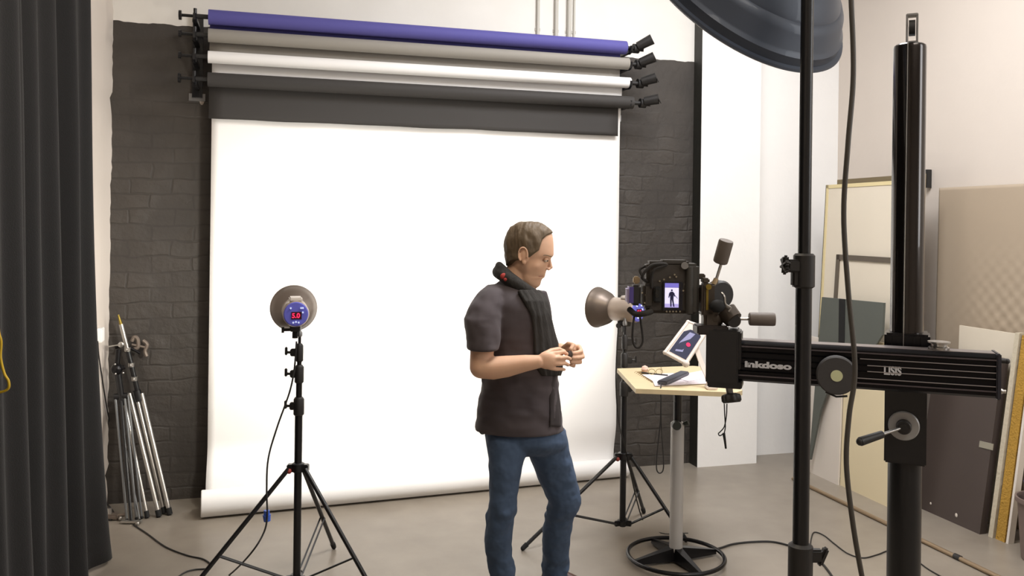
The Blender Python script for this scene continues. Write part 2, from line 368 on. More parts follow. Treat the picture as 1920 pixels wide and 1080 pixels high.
# ------------------------------------------------------------------ light stands
def flash(root_loc, c, axis, name_label, R=.108, body=.25, br=.06, power=120, digits='5.0'):
    t = thing('studio_flash', c, name_label, 'studio flash')
    ax = Vector(axis).normalized(); M = frame(c, ax, (0, 0, 1))       # local x = up, z = towards the subject side
    GREY = mat('warm_grey_housing', (176, 160, 146), .35, .4, var=.05); BLUE = mat('glowing_blue_plastic', (98, 100, 190), .45, emit=(90, 90, 200), es=.12)  # faint emission added to brighten the blue panel, not a lamp
    MB().lathe([(br*.93, 0), (br, .01), (br, body-.01), (br*.9, body)], M, 36).build('housing', GREY, t)
    p = MB().lathe([(.001, -.006), (br*.86, -.006), (br*.93, 0), (br*.8, .004)], M, 36).build('control_panel', BLUE, t)
    RED = mat('red_display', (255, 40, 90), .4, emit=(255, 40, 90), es=1.6); DRK = mat('display_glass', (60, 10, 30), .2)
    yr = M.to_3x3() @ Vector((0, -1, 0))
    MT = basis(M @ Vector((-.016, -.019, -.0102)), (M.to_3x3() @ Vector((0, 1, 0))), (M.to_3x3() @ Vector((1, 0, 0))), (M.to_3x3() @ Vector((0, 0, -1))))
    MB().box(.034, .046, .003, M, (-.006, .002, -.008)).build('display', DRK, t)
    MB().text(digits, .03, MT, .0004, .0006).build('display_digits', RED, t)
    WL = mat('panel_button', (215, 225, 255), .4, emit=(200, 215, 255), es=.5)
    for (u, v) in ((.028, -.024), (.028, .022), (.028, .03), (.008, .03), (-.035, .0), (-.038, .012), (-.038, -.012)):
        MB().lathe([(.0042, -.0125), (.0042, -.004)], M @ Matrix.Translation((u, v, 0)), 12).build('button', WL, t)
    HG = mat('pale_handle', (214, 206, 198), .5)
    MB().box(.02, .06, body*.55, M, (br+.004, 0, body*.33), .006).build('grip', HG, t)
    r0 = br*.98; z0 = body
    refl = mat('reflector_shell', (120, 108, 98), .38, .5)
    pr = [(r0, z0-.01), (r0+.005, z0+.01), (R*.80, z0+.038), (R*.93, z0+.075), (R, z0+.100), (R+.003, z0+.105), (R+.003, z0+.112), (R-.002, z0+.112), (R*.91, z0+.078), (R*.78, z0+.042), (r0*.6, z0+.012)]
    MB().lathe(pr, M, 48, False).build('reflector', refl, t)
    GL = mat('flash_tube', (255, 250, 235), .3, emit=(255, 248, 225), es=8)
    MB().lathe([(.02, z0), (.03, z0+.02), (.02, z0+.045), (.004, z0+.05)], M, 20).build('bulb', GL, t)
    l = bpy.data.lights.new('flash_light', 'SPOT'); l.energy = power; l.spot_size = math.radians(150); l.spot_blend = .8; l.shadow_soft_size = .06; l.color = (1, .965, .88)
    o = bpy.data.objects.new('flash_light', l); COL.objects.link(o); o.parent = t
    o.matrix_local = Matrix.Translation(-Vector(c)) @ frame(M @ Vector((0, 0, z0+.09)), -ax)
    dn = M.to_3x3() @ Vector((-1, 0, 0))
    b = MB().box(.03, .05, .06, M, (-br-.012, 0, .09), .004); b.cyl(M @ Vector((-br-.015, 0, .09)), M @ Vector((-br-.06, 0, .09)), .013)
    b.cyl(M @ Vector((-br-.02, 0, .09)), M @ Vector((-br-.02, .05*(-1), .09)), .007).cyl(M @ Vector((-br-.02, -.05, .09)), M @ Vector((-br-.02, -.062, .09)), .014)
    b.build('tilt_bracket', BLKP, t)
    return M @ Vector((-br-.06, 0, .09)), t

def light_stand(base, legs, hc, secs, label, side=-1, hubh=.06, thick=.0175, leg_bend=None):
    base = Vector(base); t = thing('light_stand', base, label, 'light stand')
    H = lambda h, a=0, b_=0: AB(base, a, b_, h)
    MB().cyl(H(hubh-.02), H(secs[0]), thick, n=20).build('pole', BLK, t)
    rr = thick
    for k in range(len(secs)-1):
        rr2 = rr-.0035
        MB().cyl(H(secs[k]-.02), H(secs[k+1]), rr2, n=16).build('pole_section', BLK, t)
        cl = MB().lathe([(rr+.002, -.055), (rr+.007, -.05), (rr+.007, .02), (rr2+.004, .03)], Matrix.Translation(H(secs[k])), 16)
        cl.box(.04, .022, .035, basis(H(secs[k]-.012), R0, FW, ZZ), (side*.022, 0, 0), .004)
        c = cl.build('clamp_collar', BLKP, t)
        b = MB().cyl(H(secs[k]-.012, side*.04), H(secs[k]-.012, side*.06), .006); b.box(.012, .012, .038, basis(H(secs[k]-.006, side*.062), R0, FW, ZZ), (0, 0, 0), .003)
        b.build('clamp_knob', BLKP, c); rr = rr2
    MB().lathe([(rr, 0), (rr+.006, .005), (rr+.006, .02), (.007, .03), (.007, .07)], Matrix.Translation(H(secs[-1]-.01)), 14).build('spigot', SIL, t)
    b = MB().lathe([(thick+.004, -.02), (thick+.012, -.015), (thick+.012, .02), (thick+.004, .025)], Matrix.Translation(H(hc)), 16)
    b.box(.10, .035, .035, basis(H(hc), R0, FW, ZZ), (0.0, 0, 0), .004); hub = b.build('leg_collar', BLK, t)
    MB().sphere(H(hc-.01, -.035, -.024), .012, n=12).build('lock_knob', mat('red_knob', (150, 60, 50), .5), hub)
    b = MB().lathe([(thick+.004, -.015), (thick+.012, -.012), (thick+.012, .012)], Matrix.Translation(H(hubh)), 16)
    for a, bb in legs:
        L = math.hypot(a, bb); b.box(.03, .016, .03, basis(H(hubh, a/L*.035, bb/L*.035), Vector((R0*a+FW*bb)/L), Vector((-(R0*bb)+FW*a)/L), ZZ), (0, 0, 0), .003)
    b.build('lower_hub', BLK, t)
    for a, bb in legs:
        L = math.hypot(a, bb); top = H(hc, a/L*.045, bb/L*.045); ft = H(.012, a, bb)
        lg = MB().cyl(top, ft, .0105, n=12).build('leg', BLK, t)
        MB().cyl(ft+(top-ft).normalized()*.03, ft-ZZ*.0, .0135, .0125, 12).sphere(ft, .0125, n=10).build('rubber_foot', RUB, lg)
        mid = top+(ft-top)*.62; h0 = H(hubh+.0, a/L*.045, bb/L*.045); nrm = Vector((-(R0*bb)+FW*a)/L)
        for sg in (-1, 1): MB().cyl(mid+nrm*.011*sg, h0+nrm*.011*sg, .0045, n=8).build('brace', BLK, t)
    return t, H

LB = Fl(556, 1106); LB.z = 0
_, H = light_stand(LB, [(.07, .50), (-.47, -.27), (.46, -.27)], .57, [.87, 1.02, 1.12, 1.19], 'black three-legged light stand in front of the white paper, left of the person')
DL = (LB-CAM).dot(FW)
c0 = P(555, 589, DL-.07)
flash(None, c0, P(550, 576, DL+.33)-c0, 'studio flash on the left stand with blue panel and red digits facing the room', power=70, R=.112, digits='5.0')
RB = Fl(1167, 1000); RB.z = 0; DR_ = (RB-CAM).dot(FW)
_, H = light_stand(RB, [(.17, .33), (-.56, -.27), (.33, -.12)], .43, [.82, .98, 1.08, 1.17], 'black three-legged light stand half hidden behind the table', side=1)
c1 = P(1196, 583, DR_+.0)
flash(None, c1, -R0*.74+FW*.67, 'studio flash on the right stand seen side-on, behind the mounted camera', power=70, R=.115, br=.066, body=.17)
# power cable of the left flash with blue plug
b = MB().tube([P(556, 640, 3.95), P(552, 690, 3.94), P(543, 735, 3.92), P(520, 800, 3.9), P(503, 860, 3.88), P(500, 920, 3.86), P(501, 968, 3.84), P(494, 1000, 3.82), P(470, 1038, 3.8), Fl(430, 1078), Fl(390, 1100), Fl(330, 1112)], .004, 8, 6)
o = tag(b.build('power_cable', CABLE), 'thin black cable with a blue plug hanging from the left flash', 'cable')
MB().cyl(P(500, 957, 3.86), P(500, 966, 3.86), .013, n=14).cyl(P(500, 965, 3.86), P(501, 977, 3.86), .018, .015, 14).build('plug', mat('blue_plug', (60, 100, 200), .45), o)
b = MB().tube([P(1160, 610, DR_-.05), P(1157, 650, DR_-.05), P(1155, 720, DR_-.05), P(1160, 790, DR_-.04), P(1172, 840, DR_-.05), Fl(1205, 975), Fl(1240, 1000), Fl(1290, 1000)], .004, 8, 6)
tag(b.build('power_cable', CABLE), 'thin black cable hanging from the right flash down its stand', 'cable')
# tall stand in the foreground right with the beauty dish
DF = 2.0
FB = P(1501, 1030, DF); FB.z = 0
t = thing('light_stand', FB, 'tall black light stand in the foreground, its pole crossing the mounted rail', 'light stand')
HF = lambda h, a=0, b_=0: AB(FB, a, b_, h)
zc1 = P(1505, 508, DF).z; zc0 = P(1503, 1045, DF).z
MB().cyl(HF(.12), HF(zc0), .023, n=28).build('pole', BLK, t)
MB().cyl(HF(zc0-.05), HF(zc1), .0185, n=28).build('pole_section', BLK, t)
MB().cyl(HF(zc1-.05), HF(2.62), .0145, n=28).build('pole_section', BLK, t)
b = MB().lathe([(.0195, -.04), (.0245, -.036), (.0245, .036), (.02, .041)], Matrix.Translation(HF(zc1)), 20)
b.box(.03, .03, .03, basis(HF(zc1+.012), R0, FW, ZZ), (-.028, -.005, 0), .004).box(.018, .02, .05, basis(HF(zc1-.012), R0, FW, ZZ), (-.022, -.005, 0), .004)
c = b.build('clamp_collar', BLKP, t)
b = MB().cyl(HF(zc1+.014, -.03, -.005), HF(zc1+.014, -.047, -.008), .009)
for q in range(3):
    b.box(.014, .012, .046, basis(HF(zc1+.014, -.047, -.008), R0, FW, ZZ) @ Matrix.Rotation(q*math.pi/3+.2, 4, 'X'), (0, 0, 0), .004)
b.build('clamp_knob', BLKP, c)
b = MB().lathe([(.024, -.06), (.028, -.055), (.028, .028), (.02, .034)], Matrix.Translation(HF(zc0)), 20); b.box(.03, .02, .03, basis(HF(zc0+.005), R0, FW, ZZ), (.036, 0, 0), .004)
c = b.build('clamp_collar', BLKP, t)
b = MB().box(.012, .02, .045, basis(HF(zc0+.003, .052), R0, FW, ZZ) @ Matrix.Rotation(.4, 4, 'Y'), (0, 0, 0), .004); b.build('clamp_knob', BLKP, c)
MB().lathe([(.024, -.02), (.034, -.015), (.034, .02), (.024, .025)], Matrix.Translation(HF(.62)), 18).build('leg_collar', BLK, t)
for a in (75, 195, 315):
    d = R0*math.cos(math.radians(a))+FW*math.sin(math.radians(a)); top = HF(.62)+d*.035; ft = HF(.012)+d*.5
    lg = MB().cyl(top, ft, .012, n=12).build('leg', BLK, t); MB().cyl(ft+(top-ft).normalized()*.03, ft, .015, n=12).sphere(ft, .0125, n=10).build('rubber_foot', RUB, lg)
    MB().cyl(top+(ft-top)*.6, HF(.14)+d*.025, .006, n=8).build('brace', BLK, t)
# beauty dish : axis points from the subject side back towards us
sa, ca = math.sin(math.radians(46.4)), math.cos(math.radians(46.4))
AXB = (RR*.553+PP*.833)*sa-FW*ca
DC = P(1388, -22, 2.32); RD = .325
t = thing('beauty_dish', DC, 'large glossy black beauty dish seen from behind at the top of the photo', 'beauty dish')
DISH = mat('dish_enamel', (60, 68, 82), .5, .2, coat=.1); DIN = mat('dish_inside', (225, 225, 222), .5)
M = frame(DC, AXB, (0, 0, 1))
pr = [(RD, 0), (RD+.003, .004), (RD, .009), (RD*.965, .010), (RD*.955, .022), (RD*.95, .03), (RD*.925, .036), (RD*.91, .04), (RD*.85, .075), (RD*.80, .09), (RD*.775, .093), (RD*.76, .1), (RD*.66, .13), (RD*.5, .16), (RD*.33, .178), (RD*.26, .185), (RD*.24, .21), (.05, .215)]
b = MB(); b.lathe(pr, M, 96, False); o = b.build('dish_shell', DISH, t, angle=28)
MB().lathe([(r-.004 if r > .06 else r, z-.003) for r, z in pr if z < .2], M, 96, False).build('dish_lining', DIN, t)
MB().lathe([(.055, .2), (.065, .205), (.065, .4), (.055, .41)], M, 32).build('flash_head', BLKP, t)
hc = M @ Vector((0, 0, .3)); tp = HF(2.62)
b = MB().cyl(hc, tp, .016).sphere(tp, .03, n=16); b.build('mounting_arm', BLKP, t)
b = MB().tube([M @ Vector((.0, -.03, .4)), P(1585, -160, 1.9), P(1593, -60, 1.88), P(1596, 0, 1.87), P(1600, 140, 1.87), P(1590, 270, 1.87), P(1582, 400, 1.88), P(1590, 540, 1.88), P(1603, 690, 1.88), P(1592, 780, 1.88), P(1587, 870, 1.88), P(1599, 980, 1.88), P(1616, 1080, 1.9), P(1640, 1200, 1.92), P(1660, 1400, 1.95), Fl(1720, 1790, .006), Fl(1900, 1830, .006)], .0058, 10, 8)
tag(b.build('power_cable', mat('grey_cable', (70, 66, 60), .5)), 'thick dark cable hanging down past the heavy camera stand column', 'cable')

# ------------------------------------------------------------------ heavy camera stand
DCOL = 2.58
cb_ = P(1694, 1070, DCOL); CBX = Vector((cb_.x, cb_.y, 0)); FC = Vector((CBX.x-CAM.x, CBX.y-CAM.y, 0)).normalized(); RC = Vector((FC.y, -FC.x, 0)); HC = lambda h, a=0, b_=0: CBX+RC*a+FC*b_+ZZ*h
t = thing('camera_stand', CBX, 'heavy black studio camera stand with a tall column and crank', 'camera stand')
GLB = mat('polished_black_steel', (52, 48, 46), .2, .9, coat=.5)
zt = P(1707, 84, DCOL).z; zcol = P(1697, 640, DCOL).z; zb1 = P(1692, 862, DCOL).z; zb0 = P(1692, 742, DCOL).z
MB().lathe([(.046, 0), (.0475, .004), (.0475, zb1+.03-.1)], Matrix.Translation(HC(.1)), 40).build('lower_column', BLK, t)
MB().lathe([(.0465, 0), (.0465, zt-zb1-.012), (.045, zt-zb1-.004), (.04, zt-zb1)], Matrix.Translation(HC(zb1)), 64).build('upper_column', GLB, t)
MC = basis(HC(0), RC, FC, ZZ)
b = MB().box(.124, .12, .058, MC, (.002, -.0, zcol), .006)
for i in range(-2, 3): b.box(.008, .006, .05, MC, (i*.021, -.062, zcol), .002)
b.build('sliding_collar', BLKM, t)
b = MB().box(.114, .118, zcol-zb1, MC, (-.0, 0, (zcol+zb1)/2), .004); b.build('carriage', BLK, t)
b = MB().box(.032, .03, .012, MC, (.005, 0, zt+.003)).box(.006, .03, .085, MC, (-.009, 0, zt+.045), .002).box(.006, .03, .085, MC, (.019, 0, zt+.045), .002)
b.box(.034, .03, .008, MC, (.005, 0, zt+.088), .002)
pu = b.build('pulley_bracket', SIL, t)
MB().cyl(HC(zt+.05, -.004), HC(zt+.05, .014), .024, n=24).build('pulley', BLKP, pu)
MB().cyl(HC(zt+.045, -.006, -.049), HC(zcol-.02, -.008, -.068), .0014, n=8).sphere(HC(zcol-.02, -.008, -.068), .006).build('steel_wire', CHR, t)
# crank disc
cc = HC(P(1690, 800, DCOL-.07).z, -.004, -.061)
MKd = frame(cc, -FC, ZZ)
k_ = MB().lathe([(.001, 0), (.043, 0), (.043, .008), (.040, .011), (.001, .011)], MKd, 40).build('crank_disc', mat('disc_aluminium', (168, 168, 168), .45, .5), t)
MB().lathe([(.021, .01), (.021, .03), (.018, .034), (.001, .034)], MKd, 28).lathe([(.012, .034), (.012, .038), (.001, .038)], MKd, 20).build('crank_hub', BLKP, k_)
hb = cc-FC*.025; he = P(1613, 828, DCOL-.12); hd = (he-hb)
MB().cyl(hb, hb+hd*.55, .0045).build('crank_lever', CHR, k_)
MB().cyl(hb+hd*.5, he, .011, .013, 16).sphere(he, .012, n=12).build('crank_grip', BLKP, k_)
b = MB()
for q in range(4):
    d = Matrix.Rotation(q*math.pi/2+.5, 3, 'Z') @ Vector((1, 0, 0)); b.box(.36, .07, .04, basis(HC(.1)+d*.2, d, Vector((-d.y, d.x, 0)), ZZ), (0, 0, 0), .006)
b.lathe([(.09, .07), (.09, .13), (.055, .15)], Matrix.Translation(HC(0)), 24); b.build('base', BLK, t)
for q in range(4):
    d = Matrix.Rotation(q*math.pi/2+.5, 3, 'Z') @ Vector((1, 0, 0)); p = HC(0)+d*.36
    MB().cyl(p+Vector((-d.y, d.x, 0))*.018+ZZ*.04, p-Vector((-d.y, d.x, 0))*.018+ZZ*.04, .04, n=20).cyl(p+ZZ*.04, p+ZZ*.1, .012).build('caster', RUB, t)
# horizontal rail
Rt = P(1868, 665, 2.36); Rb = P(1868, 748, 2.36); Lt = P(1345, 638, 2.60)
rh = Rt.z-Rb.z; u = Vector((Lt.x-Rt.x, Lt.y-Rt.y, 0)); LEN = u.length; u.normalize()
nrm = Vector((-u.y, u.x, 0));  nrm = nrm if nrm.dot(FW) < 0 else -nrm        # towards the camera
ctr = (Rt+Rb)/2; zc = ctr.z
RAIL = mat('rail_black_aluminium', (24, 23, 26), .3, .7); EDGE = mat('rail_edge', (98, 92, 96), .3, .7)
t2 = thing('sliding_rail', ctr, 'horizontal black ribbed metal rail with white lettering carrying the camera', 'rail')
MR = basis(ctr-nrm*.04, -u, -nrm, ZZ)      # x along the rail towards its right end (0 = right end), y away from camera
prof = [(-.04, -.44), (-.04, -.36), (-.034, -.34), (-.034, -.25), (-.037, -.23), (-.034, -.21), (-.034, -.08), (-.037, -.06), (-.034, -.04), (-.034, .06), (-.037, .08), (-.034, .10), (-.034, .21), (-.037, .23), (-.034, .25), (-.034, .33), (-.040, .36), (-.040, .42), (-.036, .46), (-.03, .5), (.03, .5), (.04, .44), (.04, -.44), (.03, -.5), (-.03, -.5)]
R = [[MR @ Vector((x, p[0], p[1]*rh)) for p in prof] for x in (-LEN, 0)]
MB().rings(R).build('rail_body', RAIL, t2, angle=20)
for q, (x0, x1) in {.23: (-.62+.27, -.0), .08: (-.33, 0), -.06: (-.33, 0), -.23: (-.42, 0), -.34: (-LEN, 0), .37: (-LEN, 0)}.items():
    MB().box(x1-x0, .0035, .0022 if abs(q) < .3 else .004, MR, ((x0+x1)/2, -.0385 if abs(q) < .3 else -.041, q*rh)).build('rail_edge_line', mat('bright_line', (165, 160, 160), .35, .6) if abs(q) < .3 else EDGE, t2)
MB().box(LEN, .058, .003, MR, (-LEN/2, 0, .5*rh)).build('top_reflection_strip', mat('reflection_grey', (128, 120, 118), .38, .6), t2)  # pale strip stands in for the reflection on the rail's top face
MB().box(.012, .09, rh*1.04, MR, (.006, .0, 0), .003).build('end_cap', mat('end_cap_grey', (58, 58, 66), .35, .5), t2)
b = MB().cyl(MR @ Vector((.012, -.01, .33*rh)), MR @ Vector((.03, -.01, .33*rh)), .007).sphere(MR @ Vector((.032, -.01, .33*rh)), .008, n=10); b.build('end_knob', BLKP, t2)
b = MB().cyl(MR @ Vector((.012, -.01, -.36*rh)), MR @ Vector((.03, -.01, -.36*rh)), .005).sphere(MR @ Vector((.018, -.01, -.36*rh)), .008, n=10); b.build('end_screw', CHR, t2)
LW = mat('white_lettering', (205, 205, 208), .5)
def onrail(px):   # x coordinate on the rail of a picture column
    p = P(px, 690, 1)-CAM; A = CAM-(ctr); k = -(A.dot(nrm))/(p.dot(nrm)); w_ = CAM+p*k; return (w_-ctr).dot(-u)
x1, x2 = onrail(1396), onrail(1485)
MT = basis(MR @ Vector((x1, -.0385, -.13*rh)), -u, ZZ, nrm)
MB().text('inkdoso', .035, MT @ Matrix.Diagonal((1.2, .72, 1, 1)), .0006, .0017).build('lettering', LW, t2)
x3 = onrail(1657)
MT = basis(MR @ Vector((x3, -.0385, -.10*rh)), -u, ZZ, nrm)
MB().text('LISIS', .034, MT @ Matrix.Diagonal((.72, .95, 1, 1)), .0006, .0014).build('lettering', LW, t2)
xk = onrail(1568); kc = MR @ Vector((xk, -.045, -.02)); MK = frame(kc, nrm, ZZ)
kn = MB().lathe([(.052, 0), (.056, .004), (.056, .026), (.052, .03), (.001, .03)], MK, 40).build('clamp_wheel', mat('wheel_dark_grey', (62, 60, 60), .6), t2)
MB().lathe([(.0165, .03), (.0165, .0315), (.001, .0315)], MK, 28).build('wheel_badge', mat('pale_yellow_badge', (205, 208, 165), .5), kn)
MB().tube([kc-ZZ*.05+nrm*.02+u*.03, kc-ZZ*.062+nrm*.02-u*.0, kc-ZZ*.058+nrm*.02-u*.03], .003, 8).build('wheel_lever', BLK, kn)
# round chrome knob standing on the rail
pk = P(1764, 660, 2.44); pk = ctr+(-u)*onrail(1764)-nrm*.04; pk.z = ctr.z+rh*.5
MB().lathe([(.026, 0), (.028, .003), (.028, .008), (.022, .011), (.022, .017), (.030, .02), (.030, .024), (.001, .024)], Matrix.Translation(pk), 32).build('chrome_knob', CHR, t2)
# carriage block at the left end
DB = 2.62
bc = P(1356, 665, DB); MBk = basis(bc, -u, -nrm, ZZ)
s_ = DB/1600
b = MB().box(58*s_, .10, 100*s_, MBk, (0, 0, 0), .004).box(62*s_, .09, 12*s_, MBk, (5*s_, 0, -52*s_), .003).box(20*s_, .08, 70*s_, MBk, (24*s_, 0, 12*s_), .004)
b.build('camera_carriage', BLK, t2)
kn = P(1370, 746, DB-.02)
b = MB().cyl(P(1365, 715, DB-.02), kn, .011, .010); kk = b.build('clamp_screw', SIL, t2)
b = MB()
M = frame(kn+ZZ*.014, Vector((.05, -.25, -1)), (1, 0, 0)); n = 56
R = []
for (r, z) in ((.014, 0), (.026, .004), (.0285, .010), (.0285, .022), (.024, .028), (.001, .028)):
    R.append([M @ Vector(((r*(1+.07*math.cos(7*2*math.pi*j/n)))*math.cos(2*math.pi*j/n), (r*(1+.07*math.cos(7*2*math.pi*j/n)))*math.sin(2*math.pi*j/n), z)) for j in range(n)])
b.rings(R).build('star_knob', BLKP, kk)
b = MB().tube([P(1358, 757, DB), P(1359, 780, DB), P(1360, 800, DB), P(1358, 812, DB)], .0018, 6, 4).tube([P(1363, 757, DB), P(1362, 780, DB), P(1358, 800, DB), P(1350, 810, DB), P(1347, 813, DB), P(1350, 817, DB), P(1358, 812, DB)], .0018, 6, 4)
b.tube([P(1357, 812, DB), P(1359, 825, DB), P(1361, 841, DB)], [.0045, .003], 6, 3)
b.build('cord_loop', RUB, t2)

# geared head
s_ = DB/1600
def Q(x, y, d=0): return P(x, y, DB+d)
MX = lambda x, y, d=0: basis(Q(x, y, d), R0, FW, ZZ)
OLV = mat('dark_olive_metal', (72, 64, 56), .42, .4); BRS = mat('brass', (150, 130, 60), .35, .8)
hd_ = thing('tripod_head', Q(1340, 628), 'dark three-way tripod head with two fat grey handles between camera and rail', 'tripod head')
MB().box(58*s_, .07, 17*s_, MX(1332, 617), (0, 0, 0), .004).build('base_plate', mat('dark_plate', (48, 42, 40), .4, .3), hd_)
MB().box(30*s_, .05, 34*s_, MX(1332, 596), (0, 0, 0), .008).sphere(Q(1340, 596), (.03, .028, .028), n=20).build('lower_block', OLV, hd_)
b = MB().cyl(Q(1362, 584, -.01), Q(1376, 600, -.03), .032, .028, 24).cyl(Q(1376, 601, -.04), Q(1376, 601, .01), .021, .021, 24); b.build('tilt_housing', OLV, hd_)
MB().cyl(Q(1376, 601, -.046), Q(1376, 601, -.038), .019, .020, 24).build('housing_cap', BLKP, hd_)
b = MB().box(24*s_, .05, 62*s_, MX(1325, 562), (0, 0, 0), .006).box(14*s_, .03, 10*s_, MX(1322, 526), (0, 0, 0), .004); b.build('side_plate', OLV, hd_)
MB().box(4*s_, .004, 38*s_, MX(1326, 562, -.027), (0, 0, 0)).cyl(Q(1329, 538, -.035), Q(1329, 538, -.02), .0085).build('level_strip', BRS, hd_)
MB().lathe([(.001, -.02), (.040, -.02), (.044, -.012), (.044, .012), (.038, .02), (.001, .02)], frame(Q(1348, 552, .015), -FW+R0*.35, ZZ), 36).build('pan_disc', BLKP, hd_)
MB().sphere(Q(1345, 574, -.04), (.024, .02, .020), n=20).build('lock_knob', RUB, hd_)
MB().tube([Q(1353, 549, -.035), Q(1358, 556, -.045), Q(1360, 570, -.045), Q(1370, 577, -.05), Q(1366, 584, -.05)], .0035, 8, 3).build('lever', CHR, hd_)
def handle(a, b_, g0, g1, gr):
    MB().cyl(a, b_, .0048, n=12).build('handle_shaft', CHR, hd_)
    d = (g1-g0); L = d.length
    MB().lathe([(gr*.8, 0), (gr*.97, .003), (gr, .008), (gr, L-.006), (gr*.93, L), (.001, L)], frame(g0, d), 28).build('handle_grip', mat('grey_rubber_grip', (98, 88, 80), .6), hd_)
handle(Q(1341, 530), Q(1352, 495), Q(1350, 493), Q(1362, 451, -.02), .0225)
handle(Q(1384, 598), Q(1406, 598), Q(1404, 598), Q(1453, 599, -.01), .0205)
MB().cyl(Q(1339, 533), Q(1343, 522), .010, .007, 14).build('handle_socket', mat('tan_metal', (165, 145, 115), .4, .6), hd_)

# camera in upright format
CB = mat('camera_body', (52, 46, 40), .55, bump=.25, bscale=220, bdist=.001); CB2 = mat('camera_grip_rubber', (58, 55, 50), .6, bump=.2, bscale=260, bdist=.001)
ct = thing('dslr_camera', Q(1262, 588), 'black digital camera mounted upright with its lit rear screen showing a figure', 'camera')
MB().box(86*s_, .06, 98*s_, MX(1252, 538, .03), (0, 0, 0), .010).box(50*s_, .055, 10*s_, MX(1262, 492, .03), (0, 0, 0), .005).build('body', CB, ct)
b = MB().box(26*s_, .075, 96*s_, MX(1294, 541, .028), (0, 0, 0), .009); b.cyl(Q(1293, 588, -.004), Q(1293, 500, -.004), .012, n=16); b.build('battery_grip', CB2, ct)
b = MB().box(22*s_, .075, 46*s_, MX(1213, 553, .03), (0, 0, 0), .008); b.build('viewfinder_hump', CB, ct)
b = MB().box(15*s_, .02, 30*s_, MX(1233, 552, -.01), (0, 0, 0), .004); ey = b.build('eyecup', RUB, ct)
MB().box(7*s_, .006, 15*s_, MX(1232, 550, -.019), (0, 0, 0), .001).build('eyepiece_glass', mat('eyepiece_glass', (22, 24, 22), .1), ey)
sc_ = MB().box(37*s_, .008, 54*s_, MX(1261, 555.5, -.003), (0, 0, 0), .0015).build('rear_screen', mat('screen_bezel', (26, 25, 34), .25), ct)
ML = basis(Q(1259.5, 557, -.0078), R0, FW, ZZ)
MB().box(26*s_, .0006, 37*s_, ML, (0, 0, -1*s_)).build('screen_image', mat('screen_white', (225, 220, 255), .4, emit=(226, 222, 255), es=.85), sc_)
MB().box(26*s_, .0006, 8*s_, ML, (0, 0, 22*s_)).build('screen_menu_bar', mat('screen_violet', (120, 112, 200), .4, emit=(120, 112, 205), es=.8), sc_)
MB().box(26*s_, .0007, 7*s_, ML, (0, -.0003, -16*s_)).build('screen_floor', mat('screen_lilac', (170, 160, 220), .4, emit=(175, 165, 225), es=.8), sc_)
b = MB(); e_ = -.0008
def flatp(pts): b.prism([ML @ Vector((x*s_, e_, z*s_)) for x, z in pts], -FW*.0003)
flatp([(-1.6, 11), (1.2, 11.2), (1.7, 13.5), (.3, 15), (-1.4, 14)])
flatp([(-5, 7.5), (-2, 10.2), (2, 10.2), (5, 7), (6.2, 1), (4.6, 1), (3.6, 4), (3.2, -5), (-3, -5), (-3.2, 3), (-5.2, -1.5), (-6.3, -1)])
flatp([(-3.2, -5), (0, -5), (-.4, -18), (-2.6, -18)]); flatp([(.1, -5), (3.3, -5), (5.2, -18), (3, -18)]); flatp([(5, 5), (11, -2), (11, -3), (5, 3.6)])
b.build('screen_figure', mat('screen_dark', (30, 28, 60), .5, emit=(28, 26, 60), es=.5), sc_)
BT = mat('pale_button', (150, 140, 120), .4, .3)
for (x, y) in ((1250, 584), (1256, 584), (1262, 584), (1268, 584), (1275, 584), (1237, 527), (1245, 524), (1256, 520), (1265, 515), (1268, 519), (1204, 549), (1211, 553), (1281, 545), (1209, 568)):
    MB().cyl(Q(x, y, -.006), Q(x, y, .01), .0028, n=10).build('button', BT, ct)
MB().cyl(Q(1284, 498, -.012), Q(1284, 498, .02), .011, n=20).build('command_dial', SIL, ct)
b = MB().cyl(Q(1250, 545, .06), Q(1250, 545, .10), .035, .036, 32).cyl(Q(1250, 545, .10), Q(1250, 545, .17), .039, .037, 32); b.build('lens', RUB, ct)
tr = thing('flash_trigger', Q(1187, 575), 'small blue and white radio trigger on the side of the mounted camera', 'radio trigger')
MB().box(18*s_, .045, 38*s_, MX(1191, 553, .02), (0, 0, 0), .006).build('case', BLKP, tr)
MB().box(9*s_, .044, 32*s_, MX(1178, 553, .02), (0, 0, 0), .006).build('light_case_side', mat('pale_violet_plastic', (182, 172, 205), .4), tr)
MB().box(8*s_, .003, 30*s_, MX(1184, 553, -.004), (0, 0, 0)).build('blue_stripe', mat('violet_stripe', (78, 66, 130), .4), tr)
MB().box(12*s_, .02, 14*s_, MX(1193, 525, .02), (0, 0, 0), .004).build('top_dial', mat('tan_metal', (165, 145, 115), .4, .6), tr)
st = mat('strap_webbing', (38, 35, 33), .8)
b = MB().tube([Q(1213, 528, .0), Q(1204, 520, -.01), Q(1212, 506, -.015), Q(1226, 496, -.015), Q(1250, 496, -.012), Q(1228, 505, -.015), Q(1222, 520, -.012), Q(1222, 540, -.01)], .0045, 8, 6)
b.build('neck_strap', st, ct); b = MB()
b.tube([Q(1205, 520, .02), Q(1200, 505, .03), Q(1216, 497, .03), Q(1228, 492, .02)], .004, 8, 5)
b.build('strap_end', st, ct); b = MB()
b.tube([Q(1180, 580, .03), Q(1192, 589, .0), Q(1208, 588, -.015), Q(1222, 584, -.005)], .009, 10, 6)
b.tube([Q(1190, 588, .01), Q(1187, 610, .0), Q(1186, 635, .0), Q(1191, 650, .0), Q(1199, 651, .0), Q(1205, 640, .0), Q(1203, 615, .0), Q(1199, 588, .0)], .0034, 8, 6)
b.build('hand_strap', st, ct)
